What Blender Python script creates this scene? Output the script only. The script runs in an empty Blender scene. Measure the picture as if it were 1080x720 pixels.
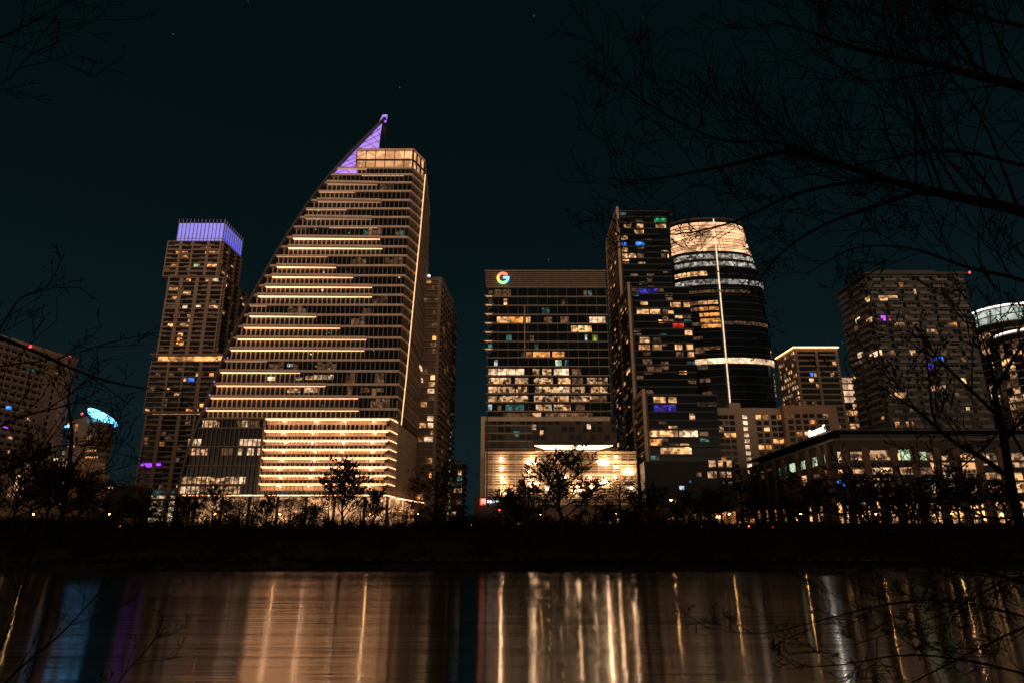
import bpy, math, random
from mathutils import Vector, Matrix
random.seed(7)
scene = bpy.context.scene
COL = scene.collection

# ------------------------------------------------------------------ camera
PITCH = math.radians(17.0)
CAM = Vector((0, 0, 4.0))
F = 720.0
def ray(px, py):
    cx = (px - 540) / F; cy = (360 - py) / F
    return Vector((cx, math.cos(PITCH) - cy * math.sin(PITCH), math.sin(PITCH) + cy * math.cos(PITCH)))
def P(px, py, Y):
    d = ray(px, py); t = Y / d.y
    return CAM + d * t
def PX(px, py, Y): return P(px, py, Y).x
def PZ(py, Y, px=540): return P(px, py, Y).z
def PD(px, py, dist):
    return CAM + ray(px, py).normalized() * dist
ST = 9.6      # street level above the river

# ------------------------------------------------------------------ materials
MATS = {}
def nmat(name):
    m = bpy.data.materials.new(name); m.use_nodes = True
    nt = m.node_tree; return m, nt, nt.nodes['Principled BSDF']
def surf(key, col, rough=.6, var=.25, scale=.4, metal=0.0, spec=.5, bump=0.0):
    if key in MATS: return MATS[key]
    m, nt, b = nmat(key)
    tc = nt.nodes.new('ShaderNodeNewGeometry')
    n = nt.nodes.new('ShaderNodeTexNoise'); n.inputs['Scale'].default_value = scale
    n.inputs['Detail'].default_value = 6
    nt.links.new(tc.outputs['Position'], n.inputs['Vector'])
    r = nt.nodes.new('ShaderNodeMapRange')
    r.inputs['From Min'].default_value = .3; r.inputs['From Max'].default_value = .7
    r.inputs['To Min'].default_value = 1 - var; r.inputs['To Max'].default_value = 1 + var
    nt.links.new(n.outputs['Fac'], r.inputs['Value'])
    mul = nt.nodes.new('ShaderNodeVectorMath'); mul.operation = 'SCALE'
    mul.inputs[0].default_value = col
    nt.links.new(r.outputs['Result'], mul.inputs['Scale'])
    nt.links.new(mul.outputs['Vector'], b.inputs['Base Color'])
    b.inputs['Roughness'].default_value = rough; b.inputs['Metallic'].default_value = metal
    b.inputs['Specular IOR Level'].default_value = spec
    if bump:
        bp = nt.nodes.new('ShaderNodeBump'); bp.inputs['Strength'].default_value = bump
        nt.links.new(n.outputs['Fac'], bp.inputs['Height']); nt.links.new(bp.outputs['Normal'], b.inputs['Normal'])
    MATS[key] = m
    return m
def lamp(key, col, s, sample=True):
    """a lamp, an LED strip: gives off light"""
    if key in MATS: return MATS[key]
    m, nt, b = nmat(key)
    b.inputs['Base Color'].default_value = (.6, .6, .6, 1)
    b.inputs['Emission Color'].default_value = (*col, 1)
    b.inputs['Emission Strength'].default_value = s
    n = nt.nodes.new('ShaderNodeTexNoise'); n.inputs['Scale'].default_value = .9
    g = nt.nodes.new('ShaderNodeNewGeometry'); nt.links.new(g.outputs['Position'], n.inputs['Vector'])
    r = nt.nodes.new('ShaderNodeMapRange'); r.inputs['From Min'].default_value = .3; r.inputs['From Max'].default_value = .7
    r.inputs['To Min'].default_value = s * .75; r.inputs['To Max'].default_value = s * 1.2
    nt.links.new(n.outputs['Fac'], r.inputs['Value']); nt.links.new(r.outputs['Result'], b.inputs['Emission Strength'])
    m.cycles.emission_sampling = 'AUTO' if sample else 'NONE'
    MATS[key] = m
    return m
def room(key, col, s, cell=.55, contrast=.8, spots=0.0):
    """a lit room seen through glass: patchy, with furniture, blinds and a few bright lamps"""
    if key in MATS: return MATS[key]
    m, nt, b = nmat(key)
    L = nt.links.new; N = nt.nodes.new
    b.inputs['Base Color'].default_value = (.02, .02, .02, 1); b.inputs['Roughness'].default_value = .15
    g = N('ShaderNodeNewGeometry')
    n = N('ShaderNodeTexNoise'); n.inputs['Scale'].default_value = cell*.75; n.inputs['Detail'].default_value = 1.5
    n.inputs['Roughness'].default_value = .55
    L(g.outputs['Position'], n.inputs['Vector'])
    sn = N('ShaderNodeVectorMath'); sn.operation = 'SNAP'; sn.inputs[1].default_value = (1.35, 2.0, 1.15); L(g.outputs['Position'], sn.inputs[0])
    wn = N('ShaderNodeTexWhiteNoise'); L(sn.outputs['Vector'], wn.inputs['Vector'])
    mxn = N('ShaderNodeMath'); mxn.operation = 'ADD'; L(n.outputs['Fac'], mxn.inputs[0])
    wsc = N('ShaderNodeMath'); wsc.operation = 'MULTIPLY_ADD'; wsc.inputs[1].default_value = .42*contrast; wsc.inputs[2].default_value = -.21*contrast; L(wn.outputs['Value'], wsc.inputs[0]); L(wsc.outputs[0], mxn.inputs[1])
    r = N('ShaderNodeMapRange'); r.inputs['From Min'].default_value = .36; r.inputs['From Max'].default_value = .68
    r.inputs['To Min'].default_value = 1 - contrast; r.inputs['To Max'].default_value = 1.3
    L(mxn.outputs[0], r.inputs['Value'])
    # each room has its own level
    v = N('ShaderNodeTexVoronoi'); v.inputs['Scale'].default_value = .16
    L(g.outputs['Position'], v.inputs['Vector'])
    sp = N('ShaderNodeSeparateColor'); L(v.outputs['Color'], sp.inputs['Color'])
    r2 = N('ShaderNodeMapRange'); r2.inputs['To Min'].default_value = .45; r2.inputs['To Max'].default_value = 1.5
    L(sp.outputs['Red'], r2.inputs['Value'])
    mu = N('ShaderNodeMath'); mu.operation = 'MULTIPLY'; L(r.outputs['Result'], mu.inputs[0]); L(r2.outputs['Result'], mu.inputs[1])
    out = mu
    if spots:
        v2 = N('ShaderNodeTexVoronoi'); v2.inputs['Scale'].default_value = .3; L(g.outputs['Position'], v2.inputs['Vector'])
        r3 = N('ShaderNodeMapRange'); r3.inputs['From Min'].default_value = .0; r3.inputs['From Max'].default_value = .3
        r3.inputs['To Min'].default_value = spots; r3.inputs['To Max'].default_value = 0
        L(v2.outputs['Distance'], r3.inputs['Value'])
        ad = N('ShaderNodeMath'); ad.operation = 'ADD'; L(mu.outputs[0], ad.inputs[0]); L(r3.outputs['Result'], ad.inputs[1]); out = ad
    mm = N('ShaderNodeMath'); mm.operation = 'MULTIPLY'; mm.inputs[1].default_value = s; L(out.outputs[0], mm.inputs[0])
    L(mm.outputs[0], b.inputs['Emission Strength'])
    b.inputs['Emission Color'].default_value = (*col, 1)
    m.cycles.emission_sampling = 'NONE'
    MATS[key] = m
    return m

glass = surf('dark_glass', (.008, .012, .015), .12, .3, .08, spec=.35)
glass2 = surf('tinted_glass', (.014, .019, .022), .2, .3, .1, spec=.35)
blueglass = surf('teal_glass', (.015, .03, .038), .18, .3, .08, spec=.6)
conc = surf('warm_concrete', (.34, .25, .175), .8, .18, .25)
concd = surf('brown_concrete', (.2, .14, .1), .8, .2, .25)
pale = surf('pale_stucco', (.42, .31, .23), .85, .12, .2)
pinkst = surf('rose_stucco', (.34, .2, .145), .85, .12, .2)
bronze = surf('bronze_metal', (.17,.11,.075), .45, .2, .5, metal=.0)
darkm = surf('dark_metal', (.03, .03, .032), .5, .3, .5)
cream = surf('cream_panel', (.5, .42, .33), .6, .1, .3)
brick = surf('brown_brick', (.11, .065, .045), .85, .25, .6)
asphalt = surf('asphalt', (.05, .05, .05), .9, .3, .5)
soil = surf('bank_soil', (.013, .011, .008), .95, .5, .4, bump=.5)
grassm = surf('dark_grass', (.022, .024, .012), .95, .5, .8)
bark = surf('bark', (.012, .009, .007), .95, .4, 3, spec=.2)
barkf = surf('twig_bark', (.006, .006, .0055), .95, .4, 12, spec=.05)
budm = surf('buds', (.03, .02, .015), .95, .4, 20, spec=.1)
leafm = surf('winter_leaves', (.016, .015, .008), .95, .5, 1.5, spec=.1)
rubber = surf('rubber', (.02, .02, .02), .9, .2, 3)

WC = {
 'w': room('room_warm', (1, .5, .2), 1.15), 'a': room('room_amber', (1, .38, .09), 1.0),
 'o': room('room_office', (1, .54, .26), .6, .85, .95, 2.4), 'i': room('room_ivory', (1, .64, .38), 1.15, .7, .7, .9),
 'd': room('room_dim', (1, .5, .24), .13, .7, .8, .25), 'c': room('room_cool', (.65, .85, 1), .7, .7),
 'b': room('room_blue', (.04, .2, 1), 1.6), 'p': room('room_purple', (.3, .04, 1), 2.6, .3, .3), 'u': room('room_violet_blue', (.12, .07, 1), .55),
 'g': room('room_green', (.03, .9, .3), 1.3), 'm': room('room_magenta', (1, .12, .25), .5), 'r': room('room_red', (1, .03, .02), 1.0),
 't': room('room_teal', (.15, .5, .45), .25), 's': room('room_shop', (1, .45, .15), 2.3, .45, 1.0, 5.0),
 'y': room('room_lime', (.7, 1, .15), .4), 'k': room('room_greenish_white', (.75, 1, .6), .55, .5, .6),
}

# ------------------------------------------------------------------ mesh helpers
class MB:
    def __init__(s): s.v = []; s.f = []; s.m = []; s.mi = 0
    def add(s, vs, fs):
        o = len(s.v); s.v += [tuple(v) for v in vs]
        for f in fs: s.f.append(tuple(i + o for i in f)); s.m.append(s.mi)
    def box(s, x0, x1, y0, y1, z0, z1):
        s.add([(x0,y0,z0),(x1,y0,z0),(x1,y1,z0),(x0,y1,z0),(x0,y0,z1),(x1,y0,z1),(x1,y1,z1),(x0,y1,z1)],
              [(0,3,2,1),(4,5,6,7),(0,1,5,4),(1,2,6,5),(2,3,7,6),(3,0,4,7)])
    def hexa(s, pts):
        s.add(pts, [(0,3,2,1),(4,5,6,7),(0,1,5,4),(1,2,6,5),(2,3,7,6),(3,0,4,7)])
    def prism(s, poly, z0, z1, poly2=None):
        n = len(poly); q = poly2 or poly
        s.add([(p[0], p[1], z0) for p in poly] + [(p[0], p[1], z1) for p in q],
              [tuple(range(n))[::-1], tuple(range(n, 2*n))] + [(i, (i+1) % n, (i+1) % n + n, i + n) for i in range(n)])
    def tube(s, pts, rs, k=5):
        pts = [Vector(p) for p in pts]; n = len(pts)
        if n < 2: return
        vs = []
        for i, p in enumerate(pts):
            d = (pts[min(i+1, n-1)] - pts[max(i-1, 0)])
            if d.length < 1e-9: d = Vector((0,0,1))
            d.normalize()
            a = d.cross(Vector((.31,.22,.92)));
            if a.length < 1e-3: a = d.cross(Vector((1,0,0)))
            a.normalize(); b = d.cross(a)
            for j in range(k):
                t = 2*math.pi*j/k
                vs.append(p + (a*math.cos(t) + b*math.sin(t)) * rs[i])
        fs = []
        for i in range(n-1):
            for j in range(k):
                fs.append((i*k+j, i*k+(j+1)%k, (i+1)*k+(j+1)%k, (i+1)*k+j))
        fs.append(tuple(range(k))[::-1]); fs.append(tuple(range((n-1)*k, n*k)))
        s.add(vs, fs)
    def octa(s, c, r, rz=None):
        c = Vector(c); rz = rz or r
        s.add([c+Vector((r,0,0)), c+Vector((0,r,0)), c+Vector((-r,0,0)), c+Vector((0,-r,0)), c+Vector((0,0,rz)), c+Vector((0,0,-rz))],
              [(0,1,4),(1,2,4),(2,3,4),(3,0,4),(1,0,5),(2,1,5),(3,2,5),(0,3,5)])
    def sphere(s, c, r, nu=10, nv=6, sz=1.0):
        c = Vector(c); vs = []
        for i in range(1, nv):
            t = math.pi*i/nv
            for j in range(nu):
                a = 2*math.pi*j/nu
                vs.append(c + Vector((r*math.sin(t)*math.cos(a), r*math.sin(t)*math.sin(a), r*sz*math.cos(t))))
        top = len(vs); vs.append(c+Vector((0,0,r*sz))); vs.append(c-Vector((0,0,r*sz)))
        fs = []
        for i in range(nv-2):
            for j in range(nu):
                fs.append((i*nu+j, (i+1)*nu+j, (i+1)*nu+(j+1)%nu, i*nu+(j+1)%nu))
        for j in range(nu):
            fs.append((j, (j+1)%nu, top)); fs.append(((nv-2)*nu+(j+1)%nu, (nv-2)*nu+j, top+1))
        s.add(vs, fs)
    def cyl(s, x, y, z0, z1, r, k=12, r2=None):
        s.prism([(x+r*math.cos(2*math.pi*i/k), y+r*math.sin(2*math.pi*i/k)) for i in range(k)], z0, z1,
                [(x+(r2 or r)*math.cos(2*math.pi*i/k), y+(r2 or r)*math.sin(2*math.pi*i/k)) for i in range(k)])
    def mesh(s, name, mats, org=(0,0,0)):
        me = bpy.data.meshes.new(name)
        ox, oy, oz = org
        me.from_pydata([(v[0]-ox, v[1]-oy, v[2]-oz) for v in s.v], [], s.f)
        if not isinstance(mats, (list, tuple)): mats = [mats]
        for m in mats: me.materials.append(m)
        if len(mats) > 1: me.polygons.foreach_set('material_index', s.m)
        me.update()
        return me
    def build(s, name, mats, parent=None):
        """vertices are world coordinates; parent carries location only"""
        org = tuple(parent['org']) if parent is not None and 'org' in parent else ((0,0,0))
        me = s.mesh(name, mats, org)
        o = bpy.data.objects.new(name, me); COL.objects.link(o)
        if parent is not None: o.parent = parent; o['org'] = org
        return o
def tag(o, label=None, cat=None, group=None, kind=None):
    if label: o['label'] = label
    if cat: o['category'] = cat
    if group: o['group'] = group
    if kind: o['kind'] = kind
    return o
def thing(name, loc, label, cat, group=None):
    o = bpy.data.objects.new(name, None); COL.objects.link(o)
    o.location = loc; o['org'] = tuple(loc); o.empty_display_size = 1
    return tag(o, label, cat, group)
def part(name, fn, mat, parent):
    m = MB(); fn(m); return m.build(name, mat, parent)

class Face:
    """vertical facade plane from a to b (2D), outward normal n to the right of a->b"""
    def __init__(s, a, b):
        s.a = Vector((a[0], a[1])); s.b = Vector((b[0], b[1])); d = s.b - s.a
        s.L = d.length; s.u = d / s.L; s.n = Vector((s.u.y, -s.u.x))
    def pt(s, u, d, z):
        p = s.a + s.u*u + s.n*d; return (p.x, p.y, z)
    def box(s, m, u0, u1, d0, d1, z0, z1):
        m.hexa([s.pt(u0,d1,z0), s.pt(u1,d1,z0), s.pt(u1,d0,z0), s.pt(u0,d0,z0),
                s.pt(u0,d1,z1), s.pt(u1,d1,z1), s.pt(u1,d0,z1), s.pt(u0,d0,z1)])
    def hit(s, px, py):
        d = ray(px, py); n3 = s.n
        den = d.x*n3.x + d.y*n3.y
        t = ((s.a.x - CAM.x)*n3.x + (s.a.y - CAM.y)*n3.y) / den
        p = CAM + d*t
        return (Vector((p.x, p.y)) - s.a).dot(s.u), p.z
def offset_poly(poly, d):
    """grow a convex counter-clockwise polygon"""
    n = len(poly); out = []
    for i in range(n):
        p0 = Vector(poly[i-1]); p1 = Vector(poly[i]); p2 = Vector(poly[(i+1) % n])
        u1 = (p1-p0).normalized(); u2 = (p2-p1).normalized()
        n1 = Vector((u1.y, -u1.x)); n2 = Vector((u2.y, -u2.x))
        k = (n1+n2); k = k / max(.3, 1 + n1.dot(n2))
        out.append(tuple(p1 + k*d))
    return out

class Windows:
    """collects window panes of one building; the 100 that show largest are parts of their own, the rest one part"""
    def __init__(s): s.w = []
    def add(s, face, u0, u1, z0, z1, key, prio=0, d=.05): s.w.append((prio, (u1-u0)*(z1-z0), face, u0, u1, z0, z1, key, d))
    def build(s, root, keys, cap=100, fmat=None):
        s.w.sort(key=lambda t: (-t[0], -t[1]))
        if len(s.w) <= cap + 3: cap = len(s.w)
        for (_, _, f, u0, u1, z0, z1, k, d) in s.w[:cap]:
            m = MB(); f.box(m, u0, u1, -.05, d, z0, z1); w = m.build('window', keys[k], root)
        rest = s.w[cap:]
        if rest:
            ks = sorted(set(r[7] for r in rest)); m = MB()
            for (_, _, f, u0, u1, z0, z1, k, d) in rest:
                m.mi = ks.index(k); f.box(m, u0, u1, -.05, d, z0, z1)
            o = m.build('windows', [keys[k] for k in ks], root); o['kind'] = 'stuff'
KEYS = dict(WC); KEYS['x'] = glass; KEYS['z'] = blueglass

def snap(v, step, off=0): return math.floor((v - off) / step) * step + off

def storeys(root, poly, z0, z1, n, mat, out=.5, t=.5, name='floor_slab'):
    h = (z1 - z0) / n; pp = offset_poly(poly, out)
    for i in range(n + 1):
        m = MB(); z = z0 + i*h; m.prism(pp, z - t/2, z + t/2); m.build(name, mat, root)

def scatter_windows(W, face, z0, z1, n, bay, prob, pal, wfrac=.86, hfrac=.7, zoff=.12, d=.06, u0=0, u1=None, run=1.0, rng=random):
    h = (z1 - z0)/n; L = (u1 if u1 is not None else face.L); nb = max(1, int((L-u0)/bay)); b = (L-u0)/nb
    for i in range(n):
        on = False; key = pal[0]
        for j in range(nb):
            pr = prob if not on else min(.85, prob + (run-1)*.3)
            on = rng.random() < pr
            if on:
                key = rng.choice(pal)
                zz = z0 + i*h + h*zoff
                W.add(face, u0 + j*b + b*(1-wfrac)/2, u0 + j*b + b*(1+wfrac)/2, zz, zz + h*hfrac, key, 1, d)
def explicit(W, faces, z0, z1, n, lst, d=.08, hfrac=.72, zoff=.12):
    """lit windows at the storeys and bays where the photograph shows them: (px, py, width_px, key)"""
    h = (z1-z0)/n
    for (px, py, wpx, key) in lst:
        for f in faces:
            ua, z = f.hit(px - wpx/2, py); ub, _ = f.hit(px + wpx/2, py)
            if ub > .2 and ua < f.L - .2:
                ua = max(.2, ua); ub = min(f.L - .2, ub)
                if ub - ua < .6: continue
                i = math.floor((z - z0)/h); zz = z0 + i*h + h*zoff
                # split into panes
                k = max(1, round((ub-ua)/3.2)); b = (ub-ua)/k
                for j in range(k):
                    W.add(f, ua + j*b + .08, ua + (j+1)*b - .08, zz, zz + h*hfrac, key, 5, d)
                break
def fins(root, face, z0, z1, bay, w, dep, mat, name='mullion_lattice', u0=0, u1=None):
    m = MB(); L = u1 if u1 is not None else face.L; nb = max(1, round((L-u0)/bay)); b = (L-u0)/nb
    for j in range(nb+1):
        u = u0 + j*b; face.box(m, u - w/2, u + w/2, 0, dep, z0, z1)
    face.box(m, u0, L, 0, dep*.9, z0, z0+w); face.box(m, u0, L, 0, dep*.9, z1-w, z1)
    return m.build(name, mat, root)

# ================================================================== SETTING
def sheet(name, prof, x0, x1, mat, nx=80, jit=0.0, label=None):
    """terrain swept along X from a (y, z) profile"""
    m = MB(); rng = random.Random(3); vs = []; n = len(prof)
    for i in range(nx+1):
        x = x0 + (x1-x0)*i/nx
        w = 1.6*math.sin(x*.021) + .8*math.sin(x*.083+1)
        for j, (y, z) in enumerate(prof):
            vs.append((x, y + (w*jit if j < n-3 else 0), z + (rng.uniform(-.25,.25)*jit if 0 < j < n-4 else 0)))
    fs = [(i*n+j, (i+1)*n+j, (i+1)*n+j+1, i*n+j+1) for i in range(nx) for j in range(n-1)]
    m.add(vs, fs); o = m.build(name, mat); o['kind'] = 'structure'; return o
SH = 146.0
sheet('ground', [(SH-3,-1.5),(SH,-.1),(SH+1.5,.9),(SH+5,1.5),(SH+10,2.0),(SH+16,3.4),(SH+22,5.2),(SH+30,7.4),(SH+36,9.0),(SH+38,ST),(SH+60,ST),(3500,ST)], -1800, 1800, soil, 300, 1.0)
sheet('near_bank', [(-60,3.2),(-6,2.6),(2,2.3),(4.5,1.6),(6,.6),(7.2,-.8)], -150, 150, grassm, 120, .4)
m = MB(); m.add([(-1800,3,-.0),(1800,3,0),(1800,SH+1.2,0),(-1800,SH+1.2,0)], [(0,1,2,3)])
water = m.build('water', None) if False else None
def water_mat():
    mt, nt, b = nmat('river_water'); L = nt.links.new; N = nt.nodes.new
    b.inputs['Base Color'].default_value = (.004, .006, .007, 1); b.inputs['IOR'].default_value = 3.4
    b.inputs['Roughness'].default_value = .17
    b.inputs['Specular IOR Level'].default_value = .8
    g = N('ShaderNodeNewGeometry')
    def waves(sx, sy, det):
        mp = N('ShaderNodeMapping'); mp.inputs['Scale'].default_value = (sx, sy, 1); L(g.outputs['Position'], mp.inputs['Vector'])
        n = N('ShaderNodeTexNoise'); n.inputs['Scale'].default_value = 1.0; n.inputs['Detail'].default_value = det; n.inputs['Roughness'].default_value = .5
        L(mp.outputs['Vector'], n.inputs['Vector']); return n
    n1 = waves(.16, 1.3, 3); n2 = waves(.03, .26, 2)
    b1 = N('ShaderNodeBump'); b1.inputs['Strength'].default_value = 1; b1.inputs['Distance'].default_value = .03; L(n1.outputs['Fac'], b1.inputs['Height'])
    b2 = N('ShaderNodeBump'); b2.inputs['Strength'].default_value = 1; b2.inputs['Distance'].default_value = .1; L(n2.outputs['Fac'], b2.inputs['Height']); L(b1.outputs['Normal'], b2.inputs['Normal'])
    L(b2.outputs['Normal'], b.inputs['Normal'])
    n3 = waves(.012, .05, 3)
    r = N('ShaderNodeMapRange'); r.inputs['From Min'].default_value = .35; r.inputs['From Max'].default_value = .65
    r.inputs['To Min'].default_value = .1; r.inputs['To Max'].default_value = .15
    b.inputs['Anisotropic'].default_value = .95; cx = N('ShaderNodeCombineXYZ'); cx.inputs[1].default_value = 1; L(cx.outputs[0], b.inputs['Tangent'])
    L(n3.outputs['Fac'], r.inputs['Value']); L(r.outputs['Result'], b.inputs['Roughness'])
    return mt
m = MB(); m.add([(-1800,3,0),(1800,3,0),(1800,SH+1.2,0),(-1800,SH+1.2,0)], [(0,1,2,3)])
water = m.build('water', water_mat()); water['kind'] = 'structure'
# road along the river with kerbs and markings
def road():
    m = MB(); m.box(-700, 700, 189, 207, ST-.2, ST+.004); o = m.build('road', asphalt); o['kind'] = 'structure'
    m = MB()
    for x in range(-700, 700, 9): m.box(x, x+3, 197.9, 198.1, ST+.004, ST+.009)
    o = m.build('road_markings', surf('road_paint', (.7,.7,.65), .7, .2, 2)); o['kind'] = 'structure'
    m = MB(); m.box(-700, 700, 207, 212, ST-.1, ST+.13); m.box(-700, 700, 186.2, 189, ST-.1, ST+.13)
    o = m.build('pavement', surf('pavement_concrete', (.25,.23,.2), .9, .2, .6)); o['kind'] = 'structure'
road()
# low stone wall along the top of the bank
m = MB(); m.box(-600, 600, 185.2, 185.8, ST-1.2, ST+.25); m.box(-600, 600, 185.05, 185.95, ST+.25, ST+.4)
for x in range(-600, 600, 12): m.box(x, x+.8, 184.9, 186.1, ST-1.2, ST+.6)
w = m.build('parapet_wall', surf('old_stone', (.09,.075,.06), .9, .3, .7)); tag(w, 'long low dark stone wall edging the road above the river bank', 'wall')
# trail along the water
m = MB(); m.box(-500, 500, SH+7.2, SH+9.6, 1.9, 2.12); o = m.build('path', surf('trail_gravel', (.1,.08,.06), .95, .3, 1)); o['kind'] = 'structure'

# ================================================================== SAIL TOWER
YS = 280.0
def sail():
    root = thing('office_tower', (PX(310, 535, YS), YS+30, ST), 'tall sail-shaped glass tower with a curved left edge and glowing orange terrace strips', 'skyscraper')
    Lp = [(184,540),(190,505),(200,470),(212,438),(224,405),(238,371),(252,340),(268,308),(285,277),(304,246),(325,214),(348,184),(370,160),(388,142),(406,124)]
    LW = [(P(x, y, YS).z, P(x, y, YS).x) for x, y in Lp]
    def lerp(tab, z):
        if z <= tab[0][0]: return tab[0][1]
        for (a, b), (c, d) in zip(tab, tab[1:]):
            if z <= c: return b + (d-b)*(z-a)/(c-a)
        return tab[-1][1]
    Z = lambda y: PZ(y, YS, 400)
    xL = lambda z: lerp(LW, z)
    RW = sorted([(P(x,y,YS).z, P(x,y,YS).x) for x, y in [(408.5,511),(411.8,453),(419,441),(421.5,380),(425,320),(430,250),(436.6,158)]])
    SW = sorted([(P(x,y,YS+10).z, P(x,y,YS+10).x) for x, y in [(417,519),(423,447),(428,400),(435.6,320),(443,245),(449,176)]])
    BW = sorted([(P(x,y,YS+65).z, P(x,y,YS+65).x) for x, y in [(443.5,505),(446,476),(449,400),(452,300),(453.5,200)]])
    xR = lambda z: lerp(RW, z); xS = lambda z: lerp(SW, z); xB = lambda z: lerp(BW, z)
    def poly(z, ins=0.0, insL=None):
        il = ins if insL is None else insL
        return [(xL(z)+il, YS+ins), (xR(z)-ins*.3, YS+ins), (xS(z)-ins*.8, YS+10+ins*.3), (xB(z)-ins, YS+65-ins), (max(xL(z)+il, xB(z)-70) if xL(z)+il < xB(z)-8 else xB(z)-8, YS+65-ins)]
    ys = [521, 441, 431, 418, 405, 391, 379.5, 367.5, 356, 344, 332, 321.5, 311, 301, 290.5, 280, 269.5, 260, 250, 239, 229, 220, 211, 201.5, 192.5, 184, 177, 158]
    zt = [Z(y) for y in ys]
    # lit terraces: level index of the ceiling slab -> (x0px, x1px)
    lit = {431:(214,378,1), 418:(222,378,1), 405:(228,343,1), 391:(232,316,1), 367.5:(243,384,1.2), 356:(250,386,1), 344:(257,359,1), 332:(263,333,1),
           311:(272,392,1), 301:(280,392,1), 290.5:(287,372,1), 280:(292,354,1), 260:(304,403,1), 250:(309,401,1),
           229:(322,392,.12), 211:(335,402,.12), 192.5:(345,398,.12)}
    strip = lamp('orange_strip', (1, .46, .21), 3.2); strip_dim = lamp('dim_strip', (1, .52, .3), .3)
    slabm = surf('tower_slab', (.6, .44, .33), .6, .15, .2)
    finm = surf('tower_mullion', (.5, .36, .26), .6, .15, .2)
    rng = random.Random(5)
    # glass core in stacked prisms
    m = MB()
    for a, b in zip(zt[1:-1], zt[2:]): m.prism(poly(a, 2.2), a, b, poly(b, 2.2))
    m.build('curtain_wall', glass2, root)
    W = Windows()
    for k in range(2, len(ys)-1):
        z = zt[k]; y = ys[k]; zb = zt[k-1]
        m = MB(); m.prism(poly(z), z-.45, z+.45); m.build('floor_slab', slabm, root)
        fw = Face((xL(z), YS), (xR(z), YS)); x0 = 0; depth = 2.2
        if y in lit:
            a, b, s = lit[y]; ua = max(1.0, PX(a, y, YS) - xL(z)); ub = PX(b, y, YS) - xL(z)
            mm = MB(); mm.prism([(xL(z)+ua, YS+.15), (xL(z)+ub, YS+1.25), (xL(z)+ub, YS+1.7), (xL(z)+ua, YS+1.75)], z-.58, z-.47); mm.build('light_strip', strip if s > .5 else strip_dim, root)
            u0 = ub
            # end of the terrace: a sloping soffit wedge
            mm = MB(); mm.prism([(xL(z)+ua, YS-1.2), (xL(z)+ub, YS-.3), (xL(z)+ub, YS), (xL(z)+ua, YS)], z-.3, z+.6); mm.build('terrace_edge', slabm, root)
        else:
            u0 = (xR(z)-xL(z)) * rng.choice([.02, .12, .25, .4])
            if u0 > 8 or y < 300:
                ua, ub = (1.0, u0) if u0 > 8 else ((xR(z)-xL(z))*rng.uniform(.3,.6), (xR(z)-xL(z))*rng.uniform(.7,.95))
                mm = MB(); mm.prism([(xL(z)+ua, YS+.15), (xL(z)+ub, YS+.3), (xL(z)+ub, YS+.65), (xL(z)+ua, YS+.65)], z-.58, z-.47); mm.build('light_strip', lamp('faint_strip', (1,.5,.25), .7), root)
        # forward glass bay with mullions
        if xR(z) - xL(z) - u0 > 2:
            mm = MB(); zz = (zb+.45, z-.45)
            mm.hexa([(xL(z)+u0, YS+.7, zz[0]), (xR(z)-.5, YS+.7, zz[0]), (xR(z)-.5, YS+2.3, zz[0]), (xL(z)+u0, YS+2.3, zz[0]),
                     (xL(z)+u0, YS+.7, zz[1]), (xR(z)-.5, YS+.7, zz[1]), (xR(z)-.5, YS+2.3, zz[1]), (xL(z)+u0, YS+2.3, zz[1])])
            mm.build('glass_bay', glass, root)
        # mullions
        mm = MB(); md = MB(); x = xL(z) + 1.5
        fw.box(mm, 1.2, max(u0, 2.5), -2.25, -1.45, zb+.4, zb+.75); md.box(xL(z)+max(u0, 1.2), xR(z)-.4, YS+.25, YS+.7, zb+.4, zb+.62)
        while x < xR(z) - .4:
            yy = YS+.25 if x > xL(z)+u0 else YS+1.45
            (md if x > xL(z)+u0 else mm).box(x-.17, x+.17, yy, yy+.8, zb+.45, z-.45); x += 2.05
        if k < len(ys)-3:
            fb = Face((xL(z), YS+.7), (xR(z), YS+.7)); uu = u0+1
            while uu < fb.L-6:
                if rng.random() < .2:
                    for jj in range(rng.randint(1, 4)):
                        if uu+2.05 < fb.L-1: W.add(fb, uu+.1, uu+1.95, zb+.6, z-.6 if rng.random() < .6 else z-1.6, rng.choice('ddddddt'), 1, .06); uu += 2.05
                uu += 2.05*rng.randint(1, 4)
        # chamfer and side mullions
        for fc, st in ((Face((xR(z), YS), (xS(z), YS+10)), 2.4), (Face((xS(z), YS+10), (xB(z), YS+65)), 3.2)):
            n = int(fc.L/st)
            for j in range(1, n): fc.box(md, fc.L*j/n-.13, fc.L*j/n+.13, -1.9, -.5, zb+.45, z-.45)
            fc.box(md, 0, fc.L, -1.9, -.5, zb+.4, zb+.6)
        mm.build('mullion_lattice', finm, root)
        md.build('bay_lattice', surf('shaded_mullion', (.15,.1,.07), .6, .2, .2), root)  # darker mullion copy away from the lit terraces; shade is in its colour
    # side face spandrels: brown louvered bands
    fs_ = [(1, 8, .0), (8, 15, .5), (15, 22, .2), (22, len(ys)-2, .0)]
    sm = surf('side_cladding', (.3, .2, .14), .7, .2, .2)
    for k in range(2, len(ys)-1):
        z = zt[k]; zb = zt[k-1]; mz = (z+zb)/2
        fc = Face((xS(mz), YS+10), (xB(mz), YS+65))
        if k in (2, 9, 16, 22): continue
        mm = MB(); a = zb+(z-zb)*.12; 
        off = {0: .35, 1: .15, 2: .3}[k // 7 % 3] if k // 7 % 3 in (0,1,2) else .2
        fc.box(mm, 1.2, fc.L*(.72+.06*(k % 7)/2), -.5, off, a, zb+(z-zb)*.78); mm.build('side_panel', sm, root)
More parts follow.
